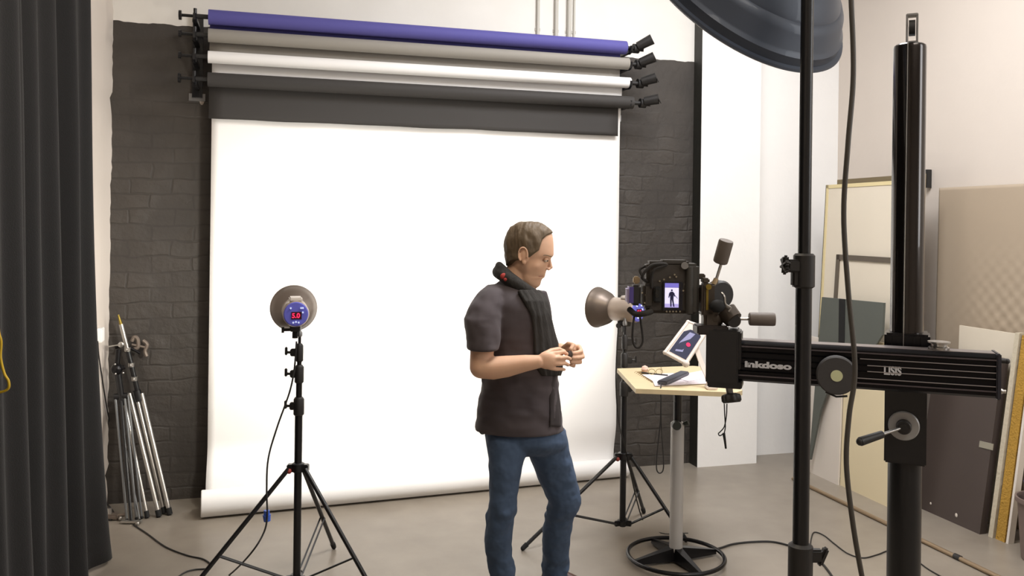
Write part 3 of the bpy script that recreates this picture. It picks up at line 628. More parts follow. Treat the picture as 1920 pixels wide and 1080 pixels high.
MB().box(12*s_, .03, 28*s_, MX(1310, 552, .03), (0, 0, 0), .003).box(16*s_, .03, 10*s_, MX(1313, 518, .03), (0, 0, 0), .003).build('mounting_plate', OLV, ct)

# ------------------------------------------------------------------ table
WOOD = mat('pale_birch', (214, 196, 158), .5, var=.12, vscale=6, stretch=(1, 8, 1)); WEDGE = mat('pale_wood_edge', (222, 205, 170), .5, var=.08, vscale=20)
tb = Fl(1267, 1052); tb.z = 0
tt = thing('adjustable_table', tb, 'pale wooden table top on a grey post with a round foot ring', 'table')
hz = .946
quad = [Fl(1157, 691, hz), Fl(1300, 686, hz), Fl(1345, 690, hz), Fl(1392, 732, hz), Fl(1380, 736, hz), Fl(1192, 729, hz)]
MB().prism([q-ZZ*.022 for q in quad], ZZ*.022).build('table_top', [WOOD], tt)
up_ = P(1267, 795, 4.36).z
MB().lathe([(.034, 0), (.034, .004), (.034, up_-.05), (.03, up_-.045), (.02, up_-.04)], Matrix.Translation(tb+ZZ*.05), 32).build('post', mat('grey_enamel', (176, 174, 172), .35, .15), tt)
MB().cyl(tb+ZZ*(up_-.02), tb+ZZ*(hz-.022), .021, n=24).build('inner_post', BLK, tt)
kp = AB(tb, -.015, -.035, up_)
b = MB().cyl(kp, kp-FW*.03, .024, .022, 20).cyl(AB(tb, .03, -.02, up_), AB(tb, .05, -.03, up_+.01), .01, .012); b.build('height_knob', mat('dark_green_plastic', (44, 50, 46), .45), tt)
b = MB().tube([AB(tb, .245*math.cos(a*math.pi/24), .245*math.sin(a*math.pi/24), .03) for a in range(48)], .0105, 10, closed=True); b.build('foot_ring', BLKM, tt)
b = MB()
for a in (20, 110, 200, 290):
    d = R0*math.cos(math.radians(a))+FW*math.sin(math.radians(a)); sd = Vector((-d.y, d.x, 0)); p0 = tb+d*.02; p1 = tb+d*.236
    R = [[p+sd*w_+ZZ*h for w_, h in ((-ww, .012), (ww, .012), (ww*.7, ht), (-ww*.7, ht))] for p, ww, ht in ((p0, .03, .075), (p1, .012, .034))]
    b.rings(R)
b.build('foot_cross', BLKM, tt)
b = MB().lathe([(.03, hz-.045), (.11, hz-.03), (.11, hz-.022)], Matrix.Translation(tb), 24); b.build('top_mount', BLKM, tt)
def T(x, y, h=0): return Fl(x, y, hz+h)
PAPM = mat('white_printer_paper', (236, 226, 232), .7)
for k, q in enumerate([[(1203, 703), (1262, 700), (1300, 712), (1225, 716)], [(1222, 711), (1322, 700), (1335, 719), (1228, 724)], [(1262, 706), (1322, 694), (1332, 708), (1290, 716)]]):
    o = MB().prism([T(x, y, .001+.0022*k) for x, y in q], ZZ*.0018).build('paper_stack', PAPM)
    tag(o, ['pinkish sheet of paper at the left, under the other papers on the table', 'thick white stack of paper at the front of the table', 'white sheet fanned on top of the stack near the tablet holder'][k], 'paper', 'papers on the table')
nb = MB()
for i in range(9):
    a = T(1193+i*3.2, 698.5+i*1.9, .004); nb.tube([a+R0*.01, a+ZZ*.006, a-R0*.01], .0012, 6)
nb.prism([T(1195, 697, .001), T(1206, 697, .001), T(1232, 715, .001), T(1222, 717, .001)], ZZ*.0015)
tag(nb.build('spiral_binding', mat('tan_wire', (140, 115, 75), .5, .3)), 'row of spiral binding rings at the left edge of the papers', 'binding')
rm = thing('remote_control', T(1262, 710, .006), 'dark remote lying on the papers with a lanyard over the table edge', 'remote')
a0, a1 = T(1241, 718, .016), T(1284, 699, .016); d = (a1-a0); L = d.length; d.normalize(); sd = d.cross(ZZ).normalized()
MB().box(L, .05, .02, basis((a0+a1)/2, d, sd, d.cross(sd)*-1), (0, 0, 0), .005).build('case', mat('slate_plastic', (72, 74, 84), .5), rm)
l0 = T(1240, 719, .016); D4 = (l0-CAM).dot(FW)
b = MB().tube([l0, P(1239, 726, D4-.03), P(1238, 732, D4-.05), P(1239, 742, D4-.06), P(1238, 790, D4-.06), P(1232, 850, D4-.06), P(1231, 878, D4-.06), P(1236, 887, D4-.06), P(1243, 882, D4-.06), P(1244, 860, D4-.06), P(1240, 800, D4-.06), P(1239, 742, D4-.062)], .003, 8, 6); b.build('lanyard', CABLE, rm)
gl = thing('eyeglasses', T(1222, 699, .0), 'thin dark-rimmed spectacles lying on the back of the table', 'glasses')
b = MB()
for cx in (1222, 1236):
    c = T(cx, 697, .018); b.tube([c+R0*.017*math.cos(a*math.pi/8)+ZZ*.014*math.sin(a*math.pi/8) for a in range(16)], .0012, 6, closed=True)
b.tube([T(1228, 697, .02), T(1230, 697, .022)], .0012, 6).tube([T(1216, 697, .022), T(1212, 690, .012), T(1211, 689, .004)], .0013, 6, 3).tube([T(1242, 697, .022), T(1240, 690, .012), T(1239, 689, .003)], .0013, 6, 3)
b.build('frame', BRS, gl)
b = MB().lathe([(.001, 0), (.016, .002), (.02, .014), (.014, .028), (.001, .034)], Matrix.Translation(T(1209, 697, 0)), 20)
tag(b.build('candle', mat('pink_wax', (232, 196, 180), .5, sss=.2)), 'small pinkish rounded object beside the spectacles on the table', 'small object')
b = MB().cyl(T(1203, 699, .005), T(1252, 704, .005), .0045, n=10); o = b.build('pen', BLKP); tag(o, 'black pen lying in front of the spectacles', 'pen')
MB().cyl(T(1223, 701, .0055), T(1226, 701.3, .0055), .0052, n=10).build('pen_ring', CHR, o)
# tablet in a white holder
WPL = mat('white_plastic', (226, 214, 204), .45)
th_ = thing('tablet_holder', T(1332, 722, 0), 'white bent-arm tablet holder standing on the table', 'tablet stand')
DT = 4.15
TL, TR, BR_, BL = P(1290, 604, DT+.05), P(1328, 617, DT+.05), P(1286, 682, DT-.05), P(1247, 661, DT-.05)
nn = (TR-TL).cross(BL-TL).normalized(); nn = nn if nn.dot(FW) < 0 else -nn
b = MB()
for a, c in ((TL, TR), (TR, BR_), (BR_, BL), (BL, TL)): b.cyl(a, c, .009, n=12)
for c in (TL, TR, BL): b.sphere(c, .011, n=12)
b.sphere(BR_, .018, n=14); b.build('cradle', WPL, th_)
b = MB().prism([P(1292, 609, DT+.045), P(1322, 618, DT+.045), P(1308, 640, DT+.02), P(1278, 631, DT+.02)], -nn*.006); b.build('cradle_plate', WPL, th_)
def strip(pts, w_, th2, m, nm, par):
    pts = catmull(pts, 8); R = []
    for i, p in enumerate(pts):
        tg = (pts[min(i+1, len(pts)-1)]-pts[max(i-1, 0)]).normalized(); sd = tg.cross(FW).normalized(); ww = w_[0]+(w_[1]-w_[0])*i/(len(pts)-1)
        R.append([p+sd*a+FW*c for a, c in ((-ww, -th2), (ww, -th2), (ww, th2), (-ww, th2))])
    return MB().rings(R).build(nm, m, par)
strip([P(1305, 640, DT+.02), P(1308, 660, DT), P(1317, 685, DT-.03), P(1326, 705, DT-.06), P(1331, 720, DT-.08)], (.009, .013), .01, WPL, 'bent_arm', th_)
b = MB().box(.05, .07, .016, basis(T(1333, 726, .008), R0, FW, ZZ), (0, 0, 0), .004); b.build('clamp_foot', WPL, th_)
tq = thing('tablet', BL, 'tilted tablet on the white holder, dark screen with a red spot', 'tablet')
def tp_(a, c): return TL+(TR-TL)*a+(BL-TL)*c + (BR_-BL-(TR-TL))*a*c
MB().prism([tp_(.06, .02), tp_(.94, .02), tp_(.94, .97), tp_(.06, .97)], nn*.006).build('case', WPL, tq)
MB().prism([tp_(.1, .3)+nn*.0062, tp_(.3, .19)+nn*.0062, tp_(.72, .17)+nn*.0062, tp_(.9, .27)+nn*.0062, tp_(.9, .93)+nn*.0062, tp_(.1, .93)+nn*.0062], nn*.0012).build('screen', mat('tablet_screen', (52, 54, 72), .2, emit=(44, 48, 70), es=.5), tq)
b = MB()
b.prism([tp_(a, c)+nn*.0076 for a, c in ((.36, .26), (.62, .26), (.50, .55), (.60, .80), (.30, .86), (.24, .6))], nn*.0004)
b.build('screen_graphic', mat('screen_blue_grey', (130, 130, 160), .4, emit=(125, 128, 165), es=.6), tq)
c = tp_(.62, .58)+nn*.0095; MB().lathe([(.0105, 0), (.0105, .0006)], frame(c, nn), 20).build('screen_red_spot', mat('screen_red', (230, 30, 80), .4, emit=(235, 30, 80), es=1), tq)

# ------------------------------------------------------------------ boards against the right wall
def wb(name, ya, yb, h, x0, k, th, m, label, cat='board', sub=None):
    t = MB().prism([(x0, ya, 0.0), (x0, yb, 0.0), (x0+k*h, yb, h), (x0+k*h, ya, h)], (th, 0, 0))
    o = t.build(name, m); tag(o, label, cat, None); return o
CRM = mat('cream_board', (226, 216, 198), .6, var=.04, vscale=3); CRM2 = mat('yellowed_board', (224, 208, 160), .6); BRN = mat('dark_brown_board', (74, 64, 60), .55, var=.1, vscale=3)
OLB = mat('olive_brown_edge', (120, 106, 78), .6); WHB = mat('off_white_board', (222, 214, 205), .55)
o = wb('panel_board', -.29, -1.08, 2.03, 2.19, .045, .02, CRM, 'tall cream board with yellowed edges leaning at the far right wall')
x0, k = 2.19, .045
def edge(par, poly_yz, x0, k, m, nm, th=.006, off=-.004):
    return MB().prism([(x0+k*z+off, y, z) for y, z in poly_yz], (th, 0, 0)).build(nm, m, par)
edge(o, [(-.29, 0), (-.315, 0), (-.315, 2.03), (-.29, 2.03)], x0, k, CRM2, 'edge_strip'); edge(o, [(-.29, 2.005), (-1.08, 2.005), (-1.08, 2.03), (-.29, 2.03)], x0, k, CRM2, 'edge_strip')
edge(o, [(-.286, 0), (-.293, 0), (-.293, 2.03), (-.286, 2.03)], x0, k, mat('dark_edge', (60, 52, 44), .6), 'dark_edging', th=.02)
wb('panel_board', -.30, -1.15, 2.07, 2.30, .03, .02, OLB, 'brown-edged board standing behind the tall cream board')
# thin dark picture frame
x0, k = 2.13, .06
def fz(px, py): return Xp(px, py, x0, k)
f0 = fz(1568, 477); f1 = fz(1673, 474); yL, zT = f0.y, f0.z; yR = -1.12
fr = thing('picture_frame', (x0, yL, 0), 'thin dark frame with cream panel leaning on the tall cream board', 'frame')
def bar(pts, m=None, off=0, th=.02, nm='frame_bar'): return MB().prism([(x0+k*z-off, y, z) for y, z in pts], (th, 0, 0)).build(nm, m or mat('dark_brown_wood', (92, 82, 70), .5), fr)
bt = .035
bar([(yL, zT), (yR, zT), (yR, zT-bt), (yL, zT-bt)]); bar([(yL, 0), (yL-bt, 0), (yL-bt, zT), (yL, zT)]); bar([(yR, 0), (yR+bt, 0), (yR+bt, zT), (yR, zT)]); bar([(yL, 0), (yR, 0), (yR, bt), (yL, bt)])
bar([(yL-bt, bt), (yR+bt, bt), (yR+bt, zT-bt), (yL-bt, zT-bt)], CRM, -.008, .006, 'panel')
# whitish and yellowish low boards
o = wb('panel_board', -.33, -.72, .95, 2.085, .03, .012, WHB, 'low off-white board at the foot of the cream boards')
o = wb('panel_board', -.72, -1.25, 1.0, 2.10, .03, .015, mat('yellow_cream_board', (228, 214, 180), .6), 'low yellowish-cream board beside the heavy stand column')
# dark grey folded board
x0, k = 2.03, .055
poly = [(1541, 557), (1657, 568), (1654, 628), (1637, 655), (1600, 690), (1556, 720), (1538, 770), (1519, 862), (1517, 862)]
gb = MB().prism([Xp(x, y, x0, k) for x, y in poly], (.015, 0, 0)).build('folded_card', mat('dark_grey_card', (86, 90, 84), .6, var=.05, vscale=3))
tag(gb, 'dark grey card with a black vertical stripe leaning before the frame', 'board')
MB().prism([Xp(x, y, x0-.004, k) for x, y in [(1573, 560), (1584, 561), (1582, 700), (1571, 708)]], (.003, 0, 0)).build('black_stripe', mat('matt_black', (10, 10, 10), .8), gb)
# bumpy foam board
FOAM = bpy.data.materials.new('beige_foam'); FOAM.use_nodes = True; nt = FOAM.node_tree; bs = nt.nodes['Principled BSDF']; bs.inputs['Base Color'].default_value = lin((174, 158, 138)); bs.inputs['Roughness'].default_value = .8
xf0, xf1 = -1.02, -3.0
b = MB(); R = []; nz_, ny_ = 100, 170
zt_ = 1.99
for i in range(ny_+1):
    y = xf0+(xf1-xf0)*i/ny_; row = []
    for j in range(nz_+1):
        z = .0+(zt_)*j/nz_
        dx = .0045*math.sin(z*math.pi/.045)*math.sin(y*math.pi/.045)*min(1, max(0, (1.72-z)*2.2))*min(1, max(.15, (-1.15-y)*2.5))
        row.append(Vector((2.57+.015*z-dx, y, z)))
    R.append(row)
b.rings(R, cap=False, closed=False); ff = b.build('foam_panel', FOAM, angle=180); s2 = ff.modifiers.new('thick', 'SOLIDIFY'); s2.thickness = .02; s2.offset = -1
tag(ff, 'tall beige panel with an egg-crate textured face leaning on the right wall', 'panel')
# dark brown big board, insulation boards, pale boards
o = wb('panel_board', -1.2, -1.70, .985, 2.285, .15, .045, BRN, 'dark brown board with scuffed face leaning behind the heavy stand column')
o2 = MB()
x0, k = 2.285, .15
for (px, py, r) in ((1793, 966, .012), (1745, 944, .008)):
    q = Xp(px, py, x0-.003, k); MB().sphere(q, (.003, r*.8, r)).build('white_scuff', WHB, o)
tp2 = MB().prism([(x0+k*z-.004, y, z) for y, z in ((-1.62, .47), (-1.715, .475), (-1.715, .51), (-1.62, .505))], (.004, 0, 0)).build('tape_tab', mat('clear_tape', (150, 145, 130), .3), o)
wb('panel_board', -1.735, -1.765, 1.14, 2.31, .15, .04, mat('pale_putty', (196, 186, 165), .7, bump=.4, bscale=40), 'narrow pale board standing edge-on beside the dark brown board')
wb('insulation_board', -1.775, -1.835, 1.13, 2.32, .15, .04, mat('golden_fibre', (176, 136, 54), .85, bump=.8, bscale=90, var=.15, vscale=30), 'golden-yellow fibre insulation board edge at the far right')
wb('panel_board', -1.845, -1.86, 1.14, 2.32, .15, .04, WHB, 'thin whitish sheet standing against the golden insulation board')
wb('panel_board', -1.87, -2.4, 1.2, 2.45, .06, .025, mat('pale_plywood', (206, 186, 150), .6, var=.08, vscale=5), 'pale plywood sheet at the right picture edge')
wb('panel_board', -1.30, -1.72, 1.13, 2.475, .03, .012, CRM, 'cream sheet showing just above the dark brown board')
# little dark post on the wall behind the column
q = P(1740, 336, 5.6)
tag(MB().wbox((2.60, Xp(1740, 336, 2.62).y-.012, Xp(1740, 352, 2.62).z), (2.64, Xp(1740, 336, 2.62).y+.012, Xp(1740, 318, 2.62).z), .002).build('wall_hook', BLKP), 'small dark hook on the right wall just above the foam panel', 'hook')
# bin at the right edge
q = P(1932, 925, 4.15); bb_ = Vector((2.16, Fl(1925, 1040).y-.02, 0))
bb_ = Fl(1958, 1052)
bn = thing('waste_bin', bb_, 'brown-grey waste bin cut off by the right picture edge', 'bin')
MB().lathe([(.001, .002), (.10, 0), (.105, .004), (.125, .30), (.137, .302), (.137, .325), (.128, .325), (.12, .31), (.1, .02), (.001, .02)], Matrix.Translation(bb_), 40, False).build('bucket', mat('taupe_plastic', (120, 104, 98), .5), bn)
tag(MB().lathe([(.08, .0), (.1, .12), (.02, .14)], Matrix.Translation(bb_+ZZ*.28), 9).build('bin_liner', mat('blue_bag', (40, 50, 130), .4, bump=.5, bscale=30)), 'blue bag sticking out of the waste bin', 'bag')
# metal pole lying on the floor
pp = MB().cyl(Vector((1.855, -.55, .012)), Vector((1.895, -3.4, .012)), .012, n=14)
o = tag(pp.build('metal_pole', mat('dull_brass_pole', (150, 130, 105), .4, .5)), 'long thin metal pole lying on the floor along the leaning boards', 'pole')
q = Fl(1785, 1043, .012); MB().cyl(Vector((1.877, q.y, .012)), Vector((1.878, q.y-.04, .012)), .0155, n=14).build('pole_joint', BLKP, o)
# floor cables
def fcable(pts, label, r=.004, m=CABLE):
    return tag(MB().tube([Fl(x, y, r+.0005) for x, y in pts], r, 8, 8).build('floor_cable', m), label, 'cable')
fcable([(250, 984), (275, 1000), (310, 1025), (350, 1041), (380, 1048), (394, 1058), (388, 1066), (365, 1068), (345, 1074), (325, 1090), (300, 1120)], 'black cable curving over the floor from the stacked tripods')
fcable([(192, 936), (205, 950), (213, 962), (208, 975), (196, 968), (188, 955)], 'short dark cable coiled at the foot of the left wall', .005)
fcable([(1330, 1032), (1352, 1027), (1375, 1020), (1410, 1016), (1450, 1016), (1490, 1026), (1515, 1035), (1545, 1060), (1580, 1110)], 'grey-black cable running from the table foot to the foreground stand', .0055)
fcable([(1519, 1030), (1521, 1010), (1527, 998), (1545, 1004), (1565, 1020), (1590, 1038), (1618, 1046), (1645, 1040), (1670, 1032), (1700, 1040), (1725, 1056), (1745, 1070), (1790, 1095)], 'thin dark cable snaking over the floor behind the heavy column', .0035)
# cable on left wall
b = MB().tube([Yp(196, 640, -.06)+Vector((0, 0, 0)), P(186, 650, 4.9), P(189, 690, 4.9), P(197, 740, 4.95), P(206, 780, 5.0), P(210, 800, 5.02)], .004, 8, 6)
b = MB().tube([Vector((-2.522, Xp(183, 640, -2.522).y, Xp(183, 640, -2.522).z)), Xp(185, 665, -2.522), Xp(190, 700, -2.522), Xp(197, 745, -2.52), Xp(205, 790, -2.505)], .004, 8, 6)
o = tag(b.build('wall_cable', CABLE), 'black cable running down the white left wall beside the tripods', 'cable')
q = Xp(183, 628, -2.53); tag(MB().wbox((-2.53, q.y-.04, q.z-.04), (-2.50, q.y+.04, q.z+.04), .004).build('wall_socket', PLW), 'white wall socket on the left wall above a black cable', 'socket')

# ------------------------------------------------------------------ folded stands in the left corner
def W(px, py, y): return Yp(px, py, y)
def lean(px0, py0, px1, py1, y1): # from floor pixel to upper pixel at depth y1
    return Fl(px0, py0, .01), Yp(px1, py1, y1)
CH2 = mat('dull_chrome', (186, 182, 176), .3, .85)
fa = Fl(305, 968, 0)
s1 = thing('folded_light_stand', fa, 'folded chrome light stand with three thick silver legs leaning in the corner', 'light stand')
for (a, b_, r) in (((298, 966), (243, 738), .0125), ((318, 962), (266, 738), .013), ((308, 960), (256, 742), .0115), ((276, 968), (232, 745), .010)):
    f0 = Fl(a[0], a[1], .012); f1 = Yp(b_[0], b_[1], -.08)
    lg = MB().cyl(f0, f1, r, n=14).build('leg', CH2, s1)
    MB().cyl(f0-(f1-f0).normalized()*.008, f0+(f1-f0).normalized()*.03, r+.003, n=12).build('rubber_foot', RUB, lg)
cpt = [Yp(x, y, -.08) for x, y in ((260, 742), (252, 710), (246, 684), (239, 655), (232, 632), (227, 608), (222, 590))]
MB().cyl(cpt[0], cpt[3], .014, n=14).build('pole', BLK, s1)
MB().cyl(cpt[3], cpt[5], .013, n=14).build('pole_section', CH2, s1)
MB().cyl(cpt[5], cpt[6], .010, .005, 12).build('spigot', mat('brass', (150, 130, 60), .35, .8), s1)
for c in (cpt[1], cpt[2], cpt[3]): MB().cyl(c-Vector((.0, .0, .012)), c+Vector((0, 0, .012)), .018, n=12).sphere(c+Vector((0, -.025, 0)), .009, n=10).build('clamp_collar', CH2, s1)
b = MB().cyl(Yp(260, 752, -.08), Yp(256, 732, -.08), .026, .024, 16); b.build('leg_collar', BLK, s1)
s2_ = thing('folded_tripod', Fl(240, 985, 0), 'folded dark tripod with thin grey legs and a black head, left of the chrome stand', 'tripod')
MG = mat('grey_leg', (120, 122, 124), .35, .7)
for (a, b_, r) in (((238, 975), (216, 742), .007), ((256, 972), (233, 738), .007), ((266, 970), (240, 742), .006), ((246, 978), (226, 742), .009), ((262, 975), (238, 845), .004)):
    f0 = Fl(a[0], a[1], .01); f1 = Yp(b_[0], b_[1], -.14)
    lg = MB().cyl(f0, f1, r, n=10).build('leg', MG if r < .009 else BLK, s2_); MB().sphere(f0, r+.003, n=10).build('rubber_foot', RUB, lg)
b = MB().cyl(Yp(229, 760, -.14), Yp(221, 700, -.14), .018, .02, 14).cyl(Yp(240, 742, -.14), Yp(214, 744, -.14), .018); b.build('centre_column', BLK, s2_)
c = Yp(219, 692, -.15)
b = MB().sphere(c, .034, n=18).cyl(c, c+Vector((.045, 0, .01)), .012).cyl(c, Yp(222, 655, -.14), .014).cyl(Yp(216, 650, -.14), Yp(232, 646, -.14), .014); b.build('ball_head', BLKM, s2_)
for q in ((216, 683), (217, 701), (231, 699)): MB().sphere(Yp(q[0], q[1], -.185), .006, n=8).build('head_screw', CHR, s2_)
MB().cyl(Yp(227, 646, -.16), Yp(204, 650, -.14), .004).lathe([(.012, 0), (.016, .004), (.016, .01), (.008, .014)], frame(Yp(227, 646, -.17), (0, -1, 0)), 16).build('pan_handle', CHR, s2_)
b = MB().box(.12, .03, .012, basis(Fl(246, 978, .012), R0, FW, ZZ), (0, 0, 0), .004).sphere(Fl(258, 982, .014), .012, n=10).sphere(Fl(226, 972, .014), .012, n=10); b.build('foot_spreader', CH2, s2_)
cl = thing('super_clamp', Yp(262, 660, -.05), 'grey metal studio clamp sticking out beside the folded stands', 'clamp')
b = MB().tube([Yp(247, 640, -.05), Yp(252, 632, -.05), Yp(258, 636, -.05), Yp(259, 650, -.05), Yp(252, 655, -.05)], .012, 8, 4); b.build('jaw', mat('worn_grey_metal', (120, 108, 98), .5, .4), cl)
MB().tube([Yp(268, 638, -.05), Yp(276, 646, -.05), Yp(272, 658, -.05), Yp(275, 668, -.05)], .011, 8, 4).cyl(Yp(247, 646, -.05), Yp(276, 652, -.05), .007).build('jaw', mat('worn_grey_metal', (120, 108, 98)), cl)
MB().cyl(Yp(262, 662, -.05), Yp(240, 650, -.08), .008).build('spindle', BLKM, cl)
jn = thing('small_clamp', Fl(205, 965, 0), 'small grey clamp lying on the floor beside the left wall', 'clamp')
q = Fl(212, 968, .02); MB().box(.07, .05, .03, basis(q, R0, FW, ZZ), (0, 0, 0), .008).cyl(q, q+R0*.07+ZZ*.01, .01).build('clamp_body', mat('worn_grey_metal', (120, 108, 98)), jn)
MB().cyl(q-R0*.02+ZZ*.015, q-R0*.02+ZZ*.045, .012, n=12).build('clamp_screw', CH2, jn)

# ------------------------------------------------------------------ the person
DM = 3.7
def G(px, py, d=0): return P(float(px), float(py), DM+float(d))
def interp(keys, sub):
    K = np.array(keys, float); q = np.vstack([2*K[0]-K[1], K, 2*K[-1]-K[-2]]); out = []
    for i in range(1, len(q)-2):
        for k in range(sub):
            t = k/sub; a, b_, c, d = q[i-1:i+3]
            out.append(.5*((2*b_)+(c-a)*t+(2*a-5*b_+4*c-d)*t*t+(3*b_-a-3*c+d)*t**3))
    out.append(K[-1]); return [[float(v) for v in o_] for o_ in out]
def eloft(mb, keys, sub=6, n=56, ex=2.2, wr=None, seed=0):
    R = []
    for L, Rr, py, d, hd in interp(keys, sub):
        c = G((L+Rr)/2, py, d); hw = (Rr-L)/2*(DM+d)/1600; row = []
        for j in range(n):
            a = 2*math.pi*j/n; ca_, sa_ = math.cos(a), math.sin(a)
            x = hw*math.copysign(abs(ca_)**(2/ex), ca_); y = hd*math.copysign(abs(sa_)**(2/ex), sa_)
            p = c+R0*x+FW*y
            if wr:
                am = wr(py); nz = noise.noise(Vector((ca_*1.3+seed, sa_*1.3, p.z*26)))+.5*noise.noise(Vector((ca_*3, sa_*3+seed, p.z*50)))
                p += (R0*ca_+FW*sa_)*am*nz
            row.append(p)
        R.append(row)
    mb.rings(R); return mb
SKIN = mat('skin', (224, 180, 150), .5, var=.07, vscale=22, bump=.08, bscale=180, bdist=.001, sss=.12)
SHIRT = mat('charcoal_shirt', (74, 66, 69), .85, bump=.6, bscale=7, bdist=.06, bdet=1.5, var=.1, vscale=5, sheen=.1)
SCARF = mat('black_scarf', (44, 41, 38), .9, bump=.4, bscale=14, bdist=.02, stretch=(4, 4, 1))
JEANS = mat('blue_denim', (66, 84, 110), .85, bump=.6, bscale=13, bdist=.03, bdet=2, var=.22, vscale=7)
HAIR = mat('brown_hair', (102, 86, 66), .6, bump=.45, bscale=110, bdist=.006, var=.35, vscale=60, stretch=(1, 1, .16))
org = G(975, 790, .1); org.z = 0
man = thing('person', org, 'person in dark short-sleeved shirt, black scarf and blue jeans looking down at their hands', 'person')

# body: head, neck, arms, hands and the trunk under the clothes, one surface
b = MB()
FH = R0*math.cos(.2)-FW*math.sin(.2); LH = R0*math.sin(.2)+FW*math.cos(.2)
HK = [(419, 978, 1008, .028), (423, 968, 1020, .046), (430, 959, 1028, .059), (440, 953, 1036, .069), (452, 950, 1038, .075), (466, 950, 1038.5, .077), (475, 951, 1038.5, .076), (479.5, 951, 1037.5, .075), (484, 952, 1032.5, .073), (490, 953, 1029.5, .071),
      (498, 955, 1027, .070), (505, 958, 1025, .067), (509, 961, 1024, .064), (513.5, 963, 1022.5, .061), (516.5, 965, 1019, .060), (519.5, 967, 1019.5, .059), (523, 969, 1016.5, .058), (528, 973, 1014.5, .055), (533, 978, 1013.5, .049), (537.5, 985, 1010.5, .038), (540, 994, 1005, .018)]
S0 = DM/1600
def head_rings(sub, n, hair=False):
    R = []; X_ = []
    for py, xb, xf, lat in interp(HK, sub):
        c = G((xb+xf)/2, py, 0); hw = (xf-xb)/2*S0; row = []; xs = []
        for j in range(n):
            a = 2*math.pi*j/n; ca_, sa_ = math.cos(a), math.sin(a)
            f_ = hw*ca_; l_ = lat*math.copysign(abs(sa_)**.88, sa_)*(1-.22*max(0, ca_)**1.5)
            px = (xb+xf)/2+f_/S0
            # eye sockets and cheeks
            l_ -= math.copysign(.010, sa_)*math.exp(-((px-1024)/7)**2-((py-486)/5)**2)*(abs(sa_) > .1)
            l_ += math.copysign(.006, sa_)*math.exp(-((px-1012)/9)**2-((py-498)/8)**2)*(abs(sa_) > .1)
            row.append(c+FH*f_+LH*l_); xs.append(px)
        R.append(row); X_.append((py, xs))
    return R, X_
R, _ = head_rings(3, 72); b.rings(R)
Hd = lambda px, py, l=0: G(994, py, 0)+FH*((px-994)*S0)+LH*l      # a point on the head's own axes
b.limb([Hd(1031, 485), Hd(1032, 493), Hd(1033.2, 500)], [.006, .0075, .0092], 16)
for sg in (-1, 1): b.sphere(Hd(1029.5, 503.5, sg*.010), (.0085, .0075, .0065), n=14)
b.sphere(Hd(1019, 514.8), (.010, .020, .0042), frame((0, 0, 0), ZZ, FH), n=16).sphere(Hd(1017.5, 519), (.010, .018, .0045), frame((0, 0, 0), ZZ, FH), n=16)
for sg in (-1, 1):                       # ears
    E0 = Hd(988.5, 478, sg*.082); Mx = basis((0, 0, 0), FH, LH, ZZ)
    b.sphere(E0-LH*sg*.004, (.021, .011, .032), Mx, n=20)
    b.tube([E0+FH*(.019*math.cos(t)-.002)+ZZ*(.031*math.sin(t)+.004)+LH*sg*(.006+.005*(math.cos(t) < 0)) for t in np.linspace(-.5, 4.2, 16)], .0042, 8)
    b.sphere(E0-ZZ*.030+LH*sg*.003+FH*.002, (.010, .005, .010), Mx, n=12)
b.limb([Hd(978, 500), Hd(970, 525), Hd(966, 550)], [.060, .064, .070], 28)
b.limb([Hd(995, 520), Hd(985, 540)], [.034, .045], 24)
# trunk and legs (hidden by the clothes, one skin)
eloft(b, [(935, 1000, 535, 0, .06), (915, 1015, 560, 0, .12), (905, 1025, 600, 0, .125), (908, 1030, 650, 0, .12), (912, 1032, 700, 0, .12), (912, 1035, 790, 0, .11), (920, 1040, 815, 0, .09)], 3, 40)
b.limb([G(948, 815, -.03), G(940, 955, -.088), G(936, 1010, -.06), G(946, 1075, 0), G(949, 1120, 0)], [.06, .042, .036, .028, .03], 20)
b.limb([G(1022, 815, .05), G(1053, 943, .14), G(1044, 1000, .21), G(1041, 1088, .32)], [.06, .045, .036, .03], 20)
# near arm
b.limb([G(912, 575, -.13), G(905, 640, -.18), G(902, 688, -.20), G(925, 690, -.205), G(950, 687, -.21), G(985, 681, -.22), G(1010, 678, -.225)], [.055, .050, .047, .047, .044, .034, .027], 24)
b.sphere(G(1026, 676, -.228), (.044, .019, .036), basis((0, 0, 0), R0, FW, ZZ), n=24)
def fing(pts, r): b.limb([G(*p) for p in pts], r, 12)
fing([(1030, 664, -.225), (1044, 662, -.215), (1056, 660, -.195), (1064, 664, -.175)], [.011, .0098, .0088, .0078])
fing([(1034, 673, -.232), (1050, 671, -.228), (1062, 670, -.205), (1069, 673, -.185)], [.011, .0098, .009, .008])
fing([(1034, 682, -.232), (1048, 682, -.228), (1059, 681, -.207), (1065, 684, -.19)], [.0105, .0095, .0088, .008])
fing([(1030, 689, -.228), (1042, 692, -.222), (1052, 692, -.205), (1058, 693, -.195)], [.010, .0085, .0078, .007])
fing([(1018, 667, -.215), (1034, 658, -.185), (1047, 655, -.165), (1058, 659, -.16)], [.014, .012, .0105, .009])
